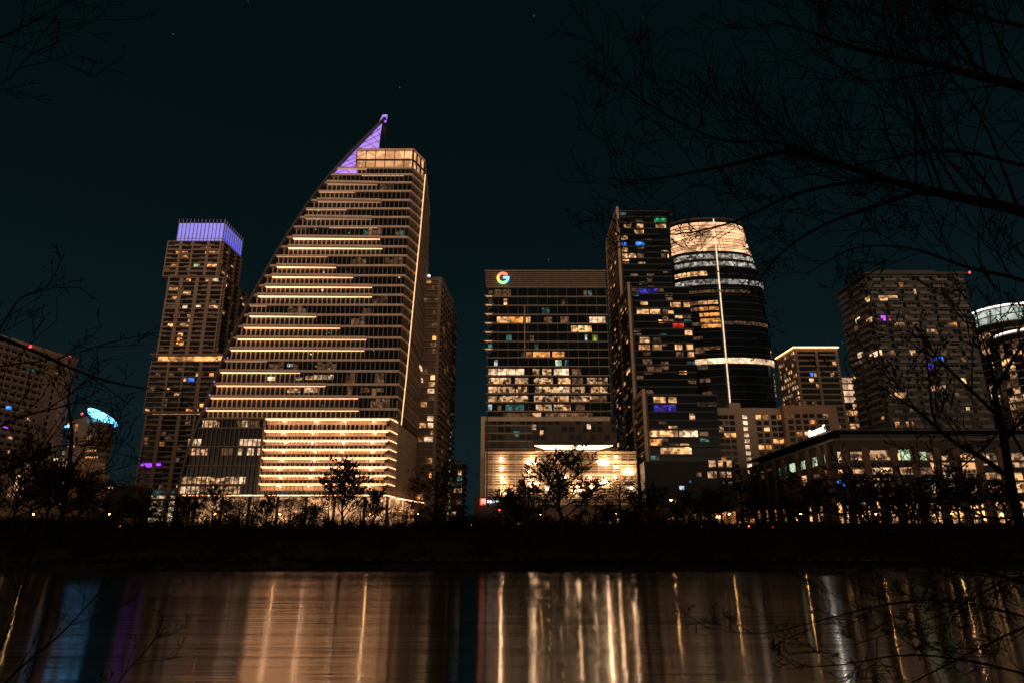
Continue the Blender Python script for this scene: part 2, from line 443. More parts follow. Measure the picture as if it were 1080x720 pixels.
    fcs = Face((xS(zt[8]), YS+10), (xB(zt[8]), YS+65))
    for (x, y, w) in [(443, 388, 4), (446.5, 410, 3), (445, 402, 2)]:
        u, z = fcs.hit(x, y); W.add(fcs, u-3, u+4, z-.6, z+.9, 'i', 5, .6)
    # lit rooms on the river front
    fr = Face((-200, YS+.7), (100, YS+.7))
    def win(px, py, w, hpx, key):
        ua, z = fr.hit(px-w/2, py); ub, _ = fr.hit(px+w/2, py); hz = abs(fr.hit(px, py-hpx/2)[1]-z)
        n = max(1, round((ub-ua)/3)); b = (ub-ua)/n
        for j in range(n): W.add(fr, ua+j*b+.1, ua+(j+1)*b-.1, z-hz, z+hz, key, 5, .1)
    win(341, 397.5, 22, 5, 'i'); win(327, 398, 10, 4, 'w'); win(315, 399, 8, 3, 'o'); win(286, 399, 8, 4, 'i'); win(328, 411, 14, 5, 'i'); win(310, 411.5, 14, 4, 'o'); win(306, 385, 6, 3, 'c'); win(334, 386, 4, 2, 'w')
    win(385, 411, 10, 5, 'd'); win(400, 411, 10, 4, 'd')
    for (x, y) in [(341.5,287),(421,292.5),(340,306),(404,421),(328,373.5)]: win(x, y, 2.2, 1.8, 'i')
    for (x, y) in [(336,222.5),(335,232),(333,242),(349,331),(348.5,339),(347,351),(329,382),(351,399),(394,369.5),(411,384),(422,401),(403,410),(368,246),(366,287),(340,427)]: win(x, y, 1.1, 1.0, 'g')
    win(367.5, 401, 1.2, 1, 'r')
    # crown
    zc0, zc1 = zt[-2], zt[-1]; xa = PX(376, 165, YS)
    pc = lambda ins: [(xa, YS+ins), (xR(zc1)-ins*.3, YS+ins), (xS(zc0)-ins*.8, YS+10+ins*.3), (xB(zc0)-ins, YS+65), (xa, YS+65)]
    part('crown_glass', lambda q: q.prism(pc(1.0), zc0+.45, zc1-.4), room('crown_glow', (1, .46, .2), .9, .12, .3), root)
    part('crown_roof', lambda q: q.prism(pc(0), zc1-.4, zc1+.6), slabm, root)
    mm = MB()
    for fc in (Face((xa, YS), (xR(zc1), YS)), Face((xR(zc1), YS), (xS(zc0), YS+10)), Face((xS(zc0), YS+10), (xB(zc0), YS+65))):
        n = max(1, round(fc.L/4.2))
        for j in range(n+1): fc.box(mm, fc.L*j/n-.12, fc.L*j/n+.12, -.8, 0, zc0, zc1)
        zz = (zc0*.55+zc1*.45); fc.box(mm, 0, fc.L, -.7, 0, zz-.3, zz+.3)
    mm.build('crown_frame', darkm, root)
    # violet lit fin rising above the crown
    def fin(q):
        zs = [zt[-3], zt[-2], (zt[-2]+zt[-1])/2, zt[-1], zt[-1]+10, zt[-1]+20, PZ(127, YS, 400)]
        xr = [PX(375.5, 178, YS)]*3 + [PX(398.5, 157, YS), PX(400, 148, YS), PX(402.5, 138, YS), PX(406.5, 127, YS)]
        xr[3] = PX(398.5, 157, YS)
        prev = None
        for i in range(len(zs)-1):
            a, b = zs[i], zs[i+1]
            ra, rb = xr[i], xr[i+1]
            if i == 2: rb = xr[2]
            if i == 3: ra = xr[3]
            la, lb = xL(a)+.8, min(xL(b)+.8, rb-.2)
            q.hexa([(la,YS+1.2,a),(ra,YS+1.2,a),(ra,YS+2,a),(la,YS+2,a),(lb,YS+1.2,b),(rb,YS+1.2,b),(rb,YS+2,b),(lb,YS+2,b)])
    part('sail_fin', fin, lamp('violet_fin', (.3, .11, 1), .8, False), root)
    q = MB(); zz_ = zt[-3]
    while zz_ < zt[-1]+9:
        xa_ = xL(zz_)+.6; xb_ = xL(zz_+5)+7 if zz_ < zt[-1]-4 else min(PX(400,150,YS), xL(zz_+5)+9)
        q.tube([(xa_, YS+1, zz_), (max(xa_+.5, xb_), YS+1, zz_+5)], [.16,.16], 4); q.tube([(xL(zz_+5)+.6, YS+1, zz_+5), (max(xa_+1, min(xb_, PX(400,150,YS))), YS+1, zz_)], [.14,.14], 4); zz_ += 3.4
    q.build('fin_lattice', surf('lattice_metal', (.3,.25,.4), .5, .1, .4), root)
    def edge(q):
        zs = [ST + (PZ(124, YS, 404)-ST)*i/60 for i in range(61)]
        for a, b in zip(zs, zs[1:]):
            q.hexa([(xL(a)-.35,YS-.6,a),(xL(a)+.45,YS-.6,a),(xL(a)+.5,YS+14,a),(xL(a)-.35,YS+14,a),(xL(b)-.35,YS-.6,b),(xL(b)+.45,YS-.6,b),(xL(b)+.5,YS+(14 if b < 175 else 3),b),(xL(b)-.35,YS+(14 if b < 175 else 3),b)])
    part('curved_edge', edge, surf('edge_metal', (.06,.05,.05), .5, .2, .3), root)
    vl = lamp('violet_dot', (.5, .1, 1), 1.2, False)
    for (x, y) in [(241,377),(227,402),(222,416),(219,430)]:
        p = P(x-1, y, YS-1.5); part('accent_lamp', lambda q: q.sphere(p, .3, 8, 5), vl, root)
    # corner light line
    mm = MB(); pts = [(xS(z)+.2, YS+9.6, z) for z in [zt[1]-1 + (zt[-2]-zt[1]+3)*i/24 for i in range(25)]]
    mm.tube(pts, [.22]*25, 6); mm.build('corner_light', lamp('corner_led', (1, .55, .25), 1.5), root)
    # ---- podium: dark glass offices left, glowing grid right
    zp0, zp1 = Z(521), Z(441)
    xm = PX(275, 480, YS)
    n = 8; h = (zp1-zp0)/n
    m = MB()
    for i in range(n):
        a, b = zp0+i*h, zp0+(i+1)*h
        m.prism([(xL(a)+.8, YS+1), (xm, YS+1), (xm, YS+60), (xL(a)+.8, YS+60)], a, b, [(xL(b)+.8, YS+1), (xm, YS+1), (xm, YS+60), (xL(b)+.8, YS+60)])
    m.build('podium_glass', glass, root)
    for i in range(n+1):
        a = zp0+i*h
        if i in (0,1,3,5,7,8): part('podium_rail', lambda q: q.box(xL(a)+.3, xm, YS-.1, YS+1.2, a-.28, a+.28), concd, root)
    mm = MB()
    for i in range(n):
        a, b = zp0+i*h, zp0+(i+1)*h; x = xm-.4
        while x > xL(a)+1:
            mm.box(x-.1, x+.1, YS+.3, YS+1, a, b); x -= 1.9
    mm.build('mullion_lattice', bronze, root)
    fp = Face((xL(zp0), YS+1), (xm, YS+1))
    explicit(W, [fp], zp0, zp1, n, [(222,449,18,'o'),(262,449,24,'d'),(258,448,6,'i'),(205,467,14,'i'),(210,475,18,'o'),(264,464,22,'i'),(240,474,12,'d'),(254,474,5,'i'),(264,474,8,'i'),(273,475,3,'i'),
        (215,508,50,'o'),(230,515,46,'o'),(200,516,20,'i'),(235,505,34,'o'),(250,505,18,'i')])
    # glowing garage: slabs, parapets, screen, back wall, lamps
    gx0, gx1 = xm+.2, xR(zp1-3)-.2
    ng = 8; zz = [Z(y) for y in (521.5, 510, 501, 492, 482.5, 473.5, 464, 454, 441.5)]
    gp = [(gx0, YS), (gx1-1, YS), (xS(zp0)-.5, YS+9), (xS(zp0)-.5, YS+60), (gx0, YS+60)]
    led = lamp('podium_led', (1, .47, .22), 5.0)
    par = surf('podium_parapet', (.62, .47, .34), .7, .1, .3)
    for i, z in enumerate(zz):
        part('garage_slab', lambda q: q.prism(gp, z-.22, z+.22), par, root)
        part('light_strip', lambda q: (q.box(gx0+.3, gx1-1, YS-.42, YS-.28, z-.05, z+.12)), led, root)
        f = Face((gx1-1, YS), (xS(zp0)-.5, YS+9)); q = MB(); f.box(q, 0, f.L, .28, .42, z-.05, z+.12); q.build('light_strip', led, root)
        if i < ng:
            q = MB(); q.box(gx0, gx1-1, YS+.03, YS+.2, z+.22, z+1.75); f.box(q, 0, f.L, -.2, -.03, z+.22, z+1.75); q.build('parapet', par, root)
            q = MB(); q.box(gx0+.5, gx1-2, YS+.7, YS+1.5, zz[i+1]-.34, zz[i+1]-.235); q.build('ceiling_strip', lamp('ceiling_strip', (1,.48,.23), 6.5), root)  # glowing strip added under the slab to brighten the back wall
            q = MB(); q.box(gx0, gx1-3, YS+2.6, YS+2.9, z+.22, zz[i+1]-.22); q.build('back_wall', par, root)
            q = MB(); b = 1.95; x = gx0+.75
            while x < gx1-2:
                q.box(x, x+1.35, YS-.03, YS+.02, z+.35, z+(1.5 if i < ng-1 else 2.6)); x += b
            o = q.build('garage_openings', glass, root)
            for j, lx in enumerate((298, 330, 360, 393)):
                p = P(lx, 480, YS+2); zc = zz[i+1]-.55
                c = (p.x + random.uniform(-.8,.8), YS+1.6, zc); part('garage_lamp', lambda q: q.sphere(c, .32, 8, 5, .6), lamp('garage_lamp', (1,.6,.36), 40), root)
    # screen of thin mullions
    q = MB(); x = gx0+.2
    while x < gx1-1: q.box(x-.13, x+.13, YS-.16, YS-.02, zz[0], zz[-1]); x += 1.62
    f = Face((gx1-1, YS), (xS(zp0)-.5, YS+9))
    for j in range(7): f.box(q, f.L*j/6-.09, f.L*j/6+.09, .25, .35, zz[0], zz[-1])
    q.build('screen_mullions', par, root)
    # podium side
    sf = Face((xS(zp0)-.4, YS+10), (xB(zp0), YS+65))
    q = MB(); q.prism([(xS(zp0)-1, YS+10), (xB(zp0)-.8, YS+65), (xB(zp0)-20, YS+65), (xB(zp0)-20, YS+10)], zp0, zp1); q.build('podium_side_wall', sm, root)
    q = MB()
    for j in range(28): sf.box(q, sf.L*j/27-.1, sf.L*j/27+.1, -.5, .15, zp0, zp1)
    for j in range(11): sf.box(q, 0, sf.L, -.5, .1, zp0+(zp1-zp0)*j/10-.1, zp0+(zp1-zp0)*j/10+.1)
    q.build('side_screen', finm, root)
    # lobby
    lob = room('lobby_glow', (1, .47, .2), .95, .22, .75, 1.0)
    part('lobby_wall', lambda q: q.box(xL(ST)+3, PX(417,530,YS)-1, YS+7, YS+50, ST, zp0-.6), lob, root)  # wall glows by itself; the light falling on it is put into emission
    part('lobby_soffit', lambda q: q.prism([(xL(zp0)+.5, YS-.5), (PX(409,521,YS), YS-.5), (xS(zp0), YS+9), (xS(zp0), YS+64), (xL(zp0)+.5, YS+60)], zp0-.7, zp0), par, root)
    part('light_strip', lambda q: q.box(xL(zp0)+2, PX(408,521,YS), YS-.75, YS-.55, zp0-.55, zp0-.3), led, root)
    q = MB(); f = Face((PX(409,521,YS), YS-.5), (xS(zp0), YS+9)); f.box(q, 0, f.L, .1, .3, zp0-.7, zp0-.4)
    f2 = Face((xS(zp0), YS+9), (xS(zp0)+8, YS+40)); f2.box(q, 0, f2.L, .1, .3, zp0-.9, zp0-.5); q.build('light_strip', led, root)
    for x in (205, 233, 262, 292, 322, 352, 384, 408):
        c = PX(x, 535, YS+1); part('column', lambda q: q.cyl(c, YS+1.5, ST, zp0-.7, .6, 10), concd, root)
    # beacon at the tip
    p = P(399, 125, YS)
    W.build(root, KEYS)
sail()

def ground_z(Y):
    pr = [(SH-3,-1.5),(SH,-.1),(SH+1.5,.9),(SH+5,1.5),(SH+10,2.0),(SH+16,3.4),(SH+22,5.2),(SH+30,7.4),(SH+36,9.0),(SH+38,ST),(SH+60,ST),(3500,ST)]
    for (a, b), (c, d) in zip(pr, pr[1:]):
        if Y <= c: return b+(d-b)*(Y-a)/(c-a)
    return ST

def light_at(name, loc, col, e, parent=None, r=.3):
    l = bpy.data.lights.new(name, 'POINT'); l.color = col; l.energy = e; l.shadow_soft_size = r
    o = bpy.data.objects.new(name, l); COL.objects.link(o)
    if parent is not None:
        o.parent = parent; g = parent['org']; o.location = (loc[0]-g[0], loc[1]-g[1], loc[2]-g[2])
    else: o.location = loc
    return o
WARM = (1, .6, .33)

# ================================================================== VIOLET CROWNED CONDO TOWER
def condo():
    Y = 400.0
    root = thing('condo_tower', (PX(190, 500, Y), Y+15, ST), 'slender stepped condo tower with a violet glowing glass crown', 'skyscraper')
    W = Windows()
    secs = [(530, 437, 146, 215, 30), (435, 381, 155, 231, 30), (374.5, 292.5, 171, 233, 34), (291, 254.5, 174, 233.5, 29)]
    tops = []
    slab = surf('condo_slab', (.3, .2, .14), .8, .15, .3)
    for si, (yb, yt, xl, xr, dep) in enumerate(secs):
        ym = (yb+yt)/2; z0 = ST if si == 0 else PZ(yb, Y, 190); z1 = PZ(yt, Y, 190)
        a = PX(xl, ym, Y); b = PX(xr, ym, Y) if si else PX(231, 408, Y)
        if si == 2: a = PX(171, ym, Y)
        poly = [(a, Y), (b, Y), (b+1.5, Y+dep), (a, Y+dep)]
        n = round((z1-z0)/3.05)
        part('wall', lambda q: q.prism(offset_poly(poly, -1.3), z0, z1), glass2, root)
        storeys(root, poly, z0, z1, n, slab, out=.1, t=.55)
        f1 = Face((a, Y+1.3), (b-1.3, Y+1.3)); f2 = Face((b-1.3, Y+1.3), (b+.2, Y+dep-1.3))
        rng = random.Random(si+3)
        for ff, nc in ((f1, 4), (f2, 3)):
            for j in range(nc+1):
                u = ff.L*(j/nc) + rng.uniform(-1, 1)*(0 < j < nc)
                wd = rng.choice([1.0, 1.6, 2.2]); q = MB(); ff.box(q, max(0,u-wd/2), min(ff.L,u+wd/2), 0, 1.25, z0+.2, z1-.2); q.build('pier', slab, root)
        # balcony parapets, staggered
        q = MB(); h = (z1-z0)/n
        for i in range(n):
            for j in range(nc*2+2):
                if rng.random() < .45:
                    u = f1.L*j/8.; f1.box(q, max(.2,u), min(f1.L-.2, u+f1.L/8.), 1.0, 1.15, z0+i*h+.27, z0+i*h+1.15)
        o = q.build('balcony_panels', concd, root); o['kind'] = 'stuff'
        E = [(195,266,6,'a'),(187,266,3,'a'),(195,271,7,'a'),(226,266,10,'a'),(184,280,8,'a'),(207.5,280,6,'k'),(223,280.5,12,'w'),(236,286,4,'w'),(238,290,4,'w'),
             (226,295,9,'i'),(219,295,5,'w'),(237.5,298,4,'w'),(181,305.5,13,'w'),(197,309.5,8,'w'),(188,320.7,7,'t'),(181,326,18,'d'),(195,325,5,'i'),(208,325,8,'i'),
             (225,325.5,10,'w'),(234.5,330,4,'w'),(186,335,7,'m'),(201,335,7,'w'),(192,343,7,'w'),(201,340.5,6,'w'),(189.5,365,8,'a'),(245,281,3,'w'),
             (180,394,6,'a'),(209.5,395,6,'w'),(201,399.5,8,'b'),(160,410.5,7,'a'),(177.5,410.5,4,'a'),(209,410,4,'a'),
             (159.5,487.5,21,'p'),(177.5,459.5,8,'d'),(186,469,2,'i'),(180,504,5,'w'),(167.5,516,35,'t'),(163,430,4,'d'),(200,430,7,'a')]
        explicit(W, [f1, f2], z0, z1, n, [e for e in E if yt-.5 < e[1] < yb+.5], d=.12)
        for ff in (f1, f2):
            scatter_windows(W, ff, z0, z1, n, 3.2, .1, ['d','w','d','a'], d=.1, rng=rng)
        if si in (0, 1):        # lit amenity terraces between the blocks
            zz0, zz1 = z1-.3, PZ(secs[si+1][0], Y, 190)
            part('terrace_glow', lambda q: q.prism(offset_poly([(a+1,Y),(b,Y),(b,Y+dep),(a+1,Y+dep)], -2), z1, zz1+.5), room('terrace_glow_room', (1,.42,.13), 1.1, .3, .7, .6), root)
            part('terrace_roof', lambda q: q.prism(offset_poly(poly, .9), zz1+.2, zz1+.9), slab, root)
        if si == 0:
            part('lobby_windows', lambda q: f1.box(q, 1, f1.L, .2, .4, ST+1, PZ(522, Y, 170)), room('lobby_sparkle', (1,.7,.42), .8, .5, .9, 1.5), root)
    # crown
    z1 = PZ(254.5, Y, 190)+.4; zt = PZ(233, Y, 190)
    a, b = PX(187.5, 244, Y), PX(235.5, 244, Y)
    poly = [(a, Y+.5), (b, Y+.5), (b+1, Y+28), (a, Y+28)]
    cw = part('crown', lambda q: q.prism(poly, z1, zt-1.5), lamp('violet_crown', (.13, .14, 1), .75, False), root)
    q = MB()
    for f, n in ((Face(poly[0], poly[1]), 12), (Face(poly[1], poly[2]), 9)):
        for j in range(n+1): f.box(q, f.L*j/n-.14, f.L*j/n+.14, 0, .5, z1, zt+1.2)
        f.box(q, 0, f.L, .05, .4, z1+1.5, z1+1.8)
    q.build('crown_frame', surf('crown_metal', (.35,.33,.45), .5, .1, .5), cw)
    W.build(root, KEYS)
condo()

# ================================================================== TOWERS BEHIND THE SAIL TOWER
def slim(name, label, xl, xr, yt, Y, dep, seed, keys, E, cat='skyscraper', h=3.4, lean=0, top=None):
    a, b = PX(xl, yt, Y), PX(xr, yt, Y); z1 = PZ(yt, Y, (xl+xr)/2)
    root = thing(name, ((a+b)/2, Y+dep/2, ST), label, cat)
    W = Windows(); rng = random.Random(seed)
    poly = [(a, Y), (b, Y), (b+lean, Y+dep), (a+lean, Y+dep)]
    n = round((z1-ST)/h)
    part('wall', lambda q: q.prism(offset_poly(poly, -1.2), ST, z1), concd, root)
    storeys(root, poly, ST, z1, n, conc, out=.3, t=.5)
    f1 = Face((a+1.2, Y+1.2), (b-1.2, Y+1.2)); f2 = Face((b-1.2, Y+1.2), (b-1.2+lean, Y+dep-1.2)); f3 = Face((a+1.2+lean, Y+dep-1.2), (a+1.2, Y+1.2))
    return root, W, rng, n, z1, f1, f2, f3
r, W, rng, n, z1, f1, f2, f3 = slim('residential_tower', 'brown balconied high-rise half hidden behind the right edge of the sail-shaped tower', 436, 466, 293, 330, 34, 1, None, None, lean=3)
explicit(W, [f1, f2], ST, z1, n, [(460,356,8,'a'),(458,399,8,'w'),(456,410,10,'i'),(455,440,9,'i'),(456,448,10,'i'),(458,456,8,'o'),(455,462,9,'i'),(450,466,5,'i'),(455,486,6,'a'),(455,499,5,'a'),(459,330,5,'d'),(458,373,6,'d')])
scatter_windows(W, f1, ST, z1, n, 3.5, .26, ['d','w','d','a','d'], rng=rng)
scatter_windows(W, f2, ST, z1, n, 3.5, .25, ['d','o','w','d'], rng=rng)
fins(r, f1, ST, z1, 9, 1.4, 1.1, conc); fins(r, f2, ST, z1, 7, 1, 1.1, conc, name='piers')
part('rooftop_lamp', lambda q: q.sphere(P(452.5, 291, 330), .7, 8, 5), lamp('roof_white', (.9,.95,1), 3), r)
W.build(r, KEYS)
r, W, rng, n, z1, f1, f2, f3 = slim('residential_tower', 'slender brown high-rise second behind the sail-shaped tower, nearest the dark gap', 455, 475, 314, 385, 40, 2, None, None, lean=1)
scatter_windows(W, f1, ST, z1, n, 3.5, .25, ['d','w','d'], rng=rng); scatter_windows(W, f2, ST, z1, n, 3.5, .4, ['d','t','d','o'], rng=rng)
fins(r, f1, ST, z1, 6, 1.2, 1.1, conc); W.build(r, KEYS)
r, W, rng, n, z1, f1, f2, f3 = slim('apartment_block', 'small distant mid-rise with a pale roof line in the gap beside the tall towers', 474, 490, 489, 420, 25, 3, None, None, cat='building')
scatter_windows(W, f1, ST, z1, n, 3, .35, ['d','d','w','o','t'], rng=rng)
part('roof_edge', lambda q: q.box(PX(474,489,420)-1, PX(490.5,489,420), 419, 446, z1, z1+.9), cream, r)
explicit(W, [f1], ST, z1, n, [(484,516,12,'o'),(485,499,4,'o')]); W.build(r, KEYS)

# ================================================================== FLAT OFFICE TOWER WITH THE LETTER G
def gtower():
    Y = 300.0
    root = thing('office_tower', (PX(575, 520, Y), Y+20, ST), 'broad flat-fronted glass office tower above a glowing screened garage and canopy', 'skyscraper')
    W = Windows(); Z = lambda y: PZ(y, Y, 575)
    ys = [440] + [275 + v/4.5 for v in (712, 670, 628, 585, 543, 500, 458, 420, 382, 340, 297, 255, 212, 170, 125)] + [286.5]
    zs = [Z(y) for y in ys]
    a, b = PX(512.5, 350, Y), PX(641, 350, Y)
    part('curtain_wall', lambda q: q.box(a+1, b, Y+.8, Y+45, zs[0], zs[-1]), glass, root)
    slab = surf('g_slab', (.26, .19, .14), .6, .15, .2)
    for i, z in enumerate(zs[:-1]):
        part('floor_slab', lambda q: q.box(a if i > 9 else a+.3, b+.2, Y-.1, Y+2, z-.24, z+.24), slab, root)
    f = Face((a+1, Y+.8), (b, Y+.8))
    fins(root, f, zs[0], zs[-2], 4.6, .14, .5, bronze)
    # louvred top storey
    q = MB(); k = 7
    for i in range(k): q.box(a-.4, b, Y-.3, Y+.1, zs[-2]+.5+(zs[-1]-zs[-2]-.6)*i/k, zs[-2]+.5+(zs[-1]-zs[-2]-.6)*(i+.6)/k)
    q.build('louvred_parapet', surf('g_louvre', (.17,.125,.09), .6, .15, .3), root)
    part('roof_edge', lambda q: q.box(a-.8, b+.3, Y-.6, Y+45, zs[-1], zs[-1]+.5), slab, root)
    part('stair_column', lambda q: q.box(PX(553.5,380,Y)-.3, PX(553.5,380,Y)+.3, Y-.2, Y+.8, zs[7], zs[13]), slab, root)
    for i in range(8, 15):      # corner balconies with lit soffits
        z = zs[i]
        q = MB(); q.prism([(a-1.0, Y-.6), (a+3.6, Y-.6), (a+3.6, Y+1), (a-1.0, Y+1)], z+.2, z+.5); q.build('balcony', conc, root)
        q = MB(); q.tube([(a-.6, Y-.5, z+.2), (a+1.8, Y-.5, z-2.0), (a+3.4, Y-.5, z+.2)], [.13]*3, 4); q.build('balcony_brace', conc, root)
        part('balcony_lamp', lambda q: q.box(a-.2, a+2.6, Y-.4, Y-.2, z-.1, z+.12), lamp('balcony_led', (1,.55,.28), .9, True), root)
    E = [(530,311,18,'d'),(533,321,4,'w'),(531,339.5,14,'w'),(545,339.5,14,'a'),(557,337,5,'w'),(578,337,9,'d'),(595.5,337,9,'d'),(630,336.5,17,'i'),(613,345.5,22,'w'),(626.7,354.5,5,'y'),
         (618,355,2.5,'c'),(575.5,328,8,'t'),(558,372.8,6,'a'),(571,372.8,18,'a'),(589,372.8,13,'a'),(536.7,358,6,'t'),(589,381.7,7,'k'),(597,381.7,3,'t'),(523,384.5,4,'c'),
         (534,391.7,38,'i'),(565.5,390.5,8,'o'),(576.7,391,10,'o'),(592,391,16,'i'),(608,391,10,'d'),(526,402,26,'o'),(550,402,14,'o'),(573,402,20,'o'),(595,401,13,'w'),(609,402,12,'d'),(630,402,22,'o'),
         (528,411,30,'o'),(550,411,12,'o'),(577,411,26,'o'),(595,411,13,'i'),(610,411,14,'o'),(632,411,18,'o'),(528,420,30,'o'),(550,420,14,'o'),(575,420,24,'o'),(594,420,12,'w'),(613,420,22,'o'),(632,420,16,'d'),
         (516,428,6,'c'),(543,429,20,'t'),(573,429,16,'o'),(578,429,8,'c'),(593,429,18,'o'),(612,429,10,'d'),(550,437,40,'d'),(600,437,50,'d'),(566,437,10,'o')]
    for (px, py, wpx, key) in E:
        ua, z = f.hit(px-wpx/2, py); ub, _ = f.hit(px+wpx/2, py); ua = max(.3, ua); ub = min(f.L-.2, ub)
        for i in range(len(zs)-1):
            if zs[i] <= z < zs[i+1]:
                h = zs[i+1]-zs[i]; k = max(1, round((ub-ua)/4.4)); w = (ub-ua)/k
                for j in range(k): W.add(f, ua+j*w+.1, ua+(j+1)*w-.1, zs[i]+.5, zs[i]+h*.78, key, 4, .08)
                break
    for i in range(1, len(zs)-2):
        for j in range(26):
            if random.random() < .06: W.add(f, f.L*j/26+.2, f.L*(j+1)/26-.2, zs[i]+.5, zs[i]+(zs[i+1]-zs[i])*.7, random.choice('ddt'), 1, .07)
    # lower block
    zb0, zb1 = Z(474), zs[0]
    bx1 = PX(650, 460, Y)
    lo = surf('g_brown_wall', (.075,.055,.042), .8, .2, .3)
    part('lower_block', lambda q: q.box(a, bx1, Y-2, Y+44, ST, zb1-.5), lo, root)
    part('cornice', lambda q: q.box(a-1.2, bx1-3, Y-3.4, Y+1, Z(445), Z(440.5)), surf('g_band', (.5,.38,.27), .7, .1, .3), root)
    part('corner_column', lambda q: q.box(PX(507,480,Y-3), PX(511,480,Y-3), Y-4, Y+6, ST, Z(440.5)), surf('g_cream_column', (.6,.45,.28), .7, .1, .3), root)
    fl = Face((a, Y-2), (bx1, Y-2))
    n = 4; h = (zb1-.5-zb0)/n
    for i in range(n+1):
        z = zb0+i*h
        if i < n: part('floor_slab', lambda q: q.box(a-.2, (PX(562,460,Y) if i > 0 else bx1), Y-2.7, Y-1.9, z-.3, z+.3), slab, root)
    for i in range(n):
        for j in range(19):
            u = 3+j*3.1
            if rng0.random() < .7: W.add(fl, u, u+2.2, zb0+i*h+.6, zb0+i*h+h*.85, rng0.choice('xxxxz'), 0, .06)
    for (x, y, w, k) in [(563,450,5,'o'),(571.5,456,4,'o'),(621,449.5,4,'i'),(545,457,6,'t')]:
        ua, z = fl.hit(x-w/2, y); ub, _ = fl.hit(x+w/2, y); W.add(fl, ua, ub, z-1.1, z+1.1, k, 5, .1)
    # canopy: lit soffit over the roof terrace
    yc = Y-14
    zc = PZ(469.5, yc, 600)
    cx0, cx1 = PX(563, 468, yc), PX(647, 468, yc)
    q = MB(); q.prism([(cx0, yc), (cx1, yc), (cx1-4.5, Y-2.2), (cx0+5.5, Y-2.2)], zc+.1, zc+.6); can = q.build('canopy', conc, root)
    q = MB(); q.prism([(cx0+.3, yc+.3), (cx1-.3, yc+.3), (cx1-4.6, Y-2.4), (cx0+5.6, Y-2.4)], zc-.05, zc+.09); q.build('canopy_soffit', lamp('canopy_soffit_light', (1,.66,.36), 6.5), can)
    q = MB()
    for x in range(10): q.box(cx0+6+x*3.2, cx0+6.3+x*3.2, Y-9, Y-8.7, PZ(476,yc,600), zc)
    q.build('canopy_posts', darkm, can)
    # screened garage
    yg = Y-20; gx0, gx1 = PX(512, 500, yg), PX(671, 500, yg); zg1 = PZ(476.5, yg, 590); zr = [PZ(y, yg, 590) for y in (531, 513, 500, 486.5, 476.5)]
    gw = surf('garage_wall', (.3,.22,.15), .8, .15, .3)
    part('garage_wall', lambda q: q.box(gx0, gx1, yg, Y-2, ST, zg1), gw, root)
    lv = surf('garage_louvre', (.6,.47,.33), .6, .12, .4)
    q = MB(); z = zr[0]
    while z < zg1+.3:
        q.box(gx0-.2, gx1+.2, yg-.62, yg-.35, z, z+.34); z += 1.0
    q.build('louvres', lv, root)
    for z in zr: part('floor_slab', lambda q: q.box(gx0-.4, gx1+.4, yg-.75, yg-.02, z-.3, z+.3), lv, root)
    q = MB()
    for j in range(21): x = gx0+(gx1-gx0)*j/20; q.box(x-.12, x+.12, yg-.7, yg-.2, zr[0], zg1)
    q.build('mullion_lattice', lv, root)
    big = [(533,520),(561,488),(637,488),(662.6,498),(562.6,509.5),(637.6,508.7),(608,517)]
    small = [(528.7,483),(529,493),(529,503),(531,507),(558,497),(577,515),(621.5,503),(648.5,503),(649.6,482),(649.6,492),(624.6,514),(589.4,482),(596,503),(666,514)]
    bl = lamp('flood_lamp', (1,.6,.33), 46); sl = lamp('bulkhead_lamp', (1,.62,.36), 26)
    for x, y in big:
        p = P(x, y, yg-1.2); q = MB(); q.prism([(p.x-1.5, p.y-.2), (p.x+1.5, p.y-.2), (p.x+1.5, p.y+.2), (p.x-1.5, p.y+.2)], p.z-.3, p.z+.25,
              [(p.x-2.1, p.y-.2), (p.x+2.1, p.y-.2), (p.x+2.1, p.y+.2), (p.x-2.1, p.y+.2)]); q.build('flood_lamp', bl, root)
        light_at('flood_light', (p.x, p.y-.8, p.z+.9), WARM, 2300, root, .5)
    for x, y in small:
        p = P(x, y, yg-1.0); part('bulkhead_lamp', lambda q: q.sphere(p, .5, 8, 5), sl, root)
        light_at('bulkhead_light', (p.x, p.y-.7, p.z), WARM, 500, root, .3)
    for i in range(8):  # lamps along the roof terrace
        x = [568,577,583,589,597,620,627,641][i]; p = P(x, 476, yg+1.5); part('terrace_lamp', lambda q: q.box(p.x-1.2, p.x+1.2, p.y, p.y+.3, p.z-.3, p.z+.3), lamp('terrace_lamp', (1,.6,.3), 4), root)
    W.build(root, KEYS)
    # the letter G sign
    c = P(530.5, 293.2, Y-1.2); R = 2.95
    g = thing('letter_sign', (c.x, c.y, c.z), 'glowing multicoloured letter G at the top corner of the flat office tower', 'sign')
    cols = [('red', (1,.12,.04), 40, 150), ('yellow', (1,.5,.05), 150, 215), ('green', (.25,1,.2), 215, 305), ('blue', (.1,.45,1), 305, 358)]
    for nm, col, t0, t1 in cols:
        q = MB(); k = 10
        for i in range(k):
            a0, a1 = math.radians(t0+(t1-t0)*i/k), math.radians(t0+(t1-t0)*(i+1)/k); ro, ri = R, R*.62
            pp = [(c.x+ro*math.cos(a0), c.z+ro*math.sin(a0)), (c.x+ro*math.cos(a1), c.z+ro*math.sin(a1)), (c.x+ri*math.cos(a1), c.z+ri*math.sin(a1)), (c.x+ri*math.cos(a0), c.z+ri*math.sin(a0))]
            q.hexa([(pp[j][0], c.y-.2, pp[j][1]) for j in (0,1,2,3)] + [(pp[j][0], c.y+.2, pp[j][1]) for j in (0,1,2,3)])
        if nm == 'blue': q.box(c.x+.1, c.x+R, c.y-.2, c.y+.2, c.z-.35, c.z+.8)
        q.build('letter_arc', lamp('sign_'+nm, col, 2.2, False), g)
rng0 = random.Random(21)
gtower()

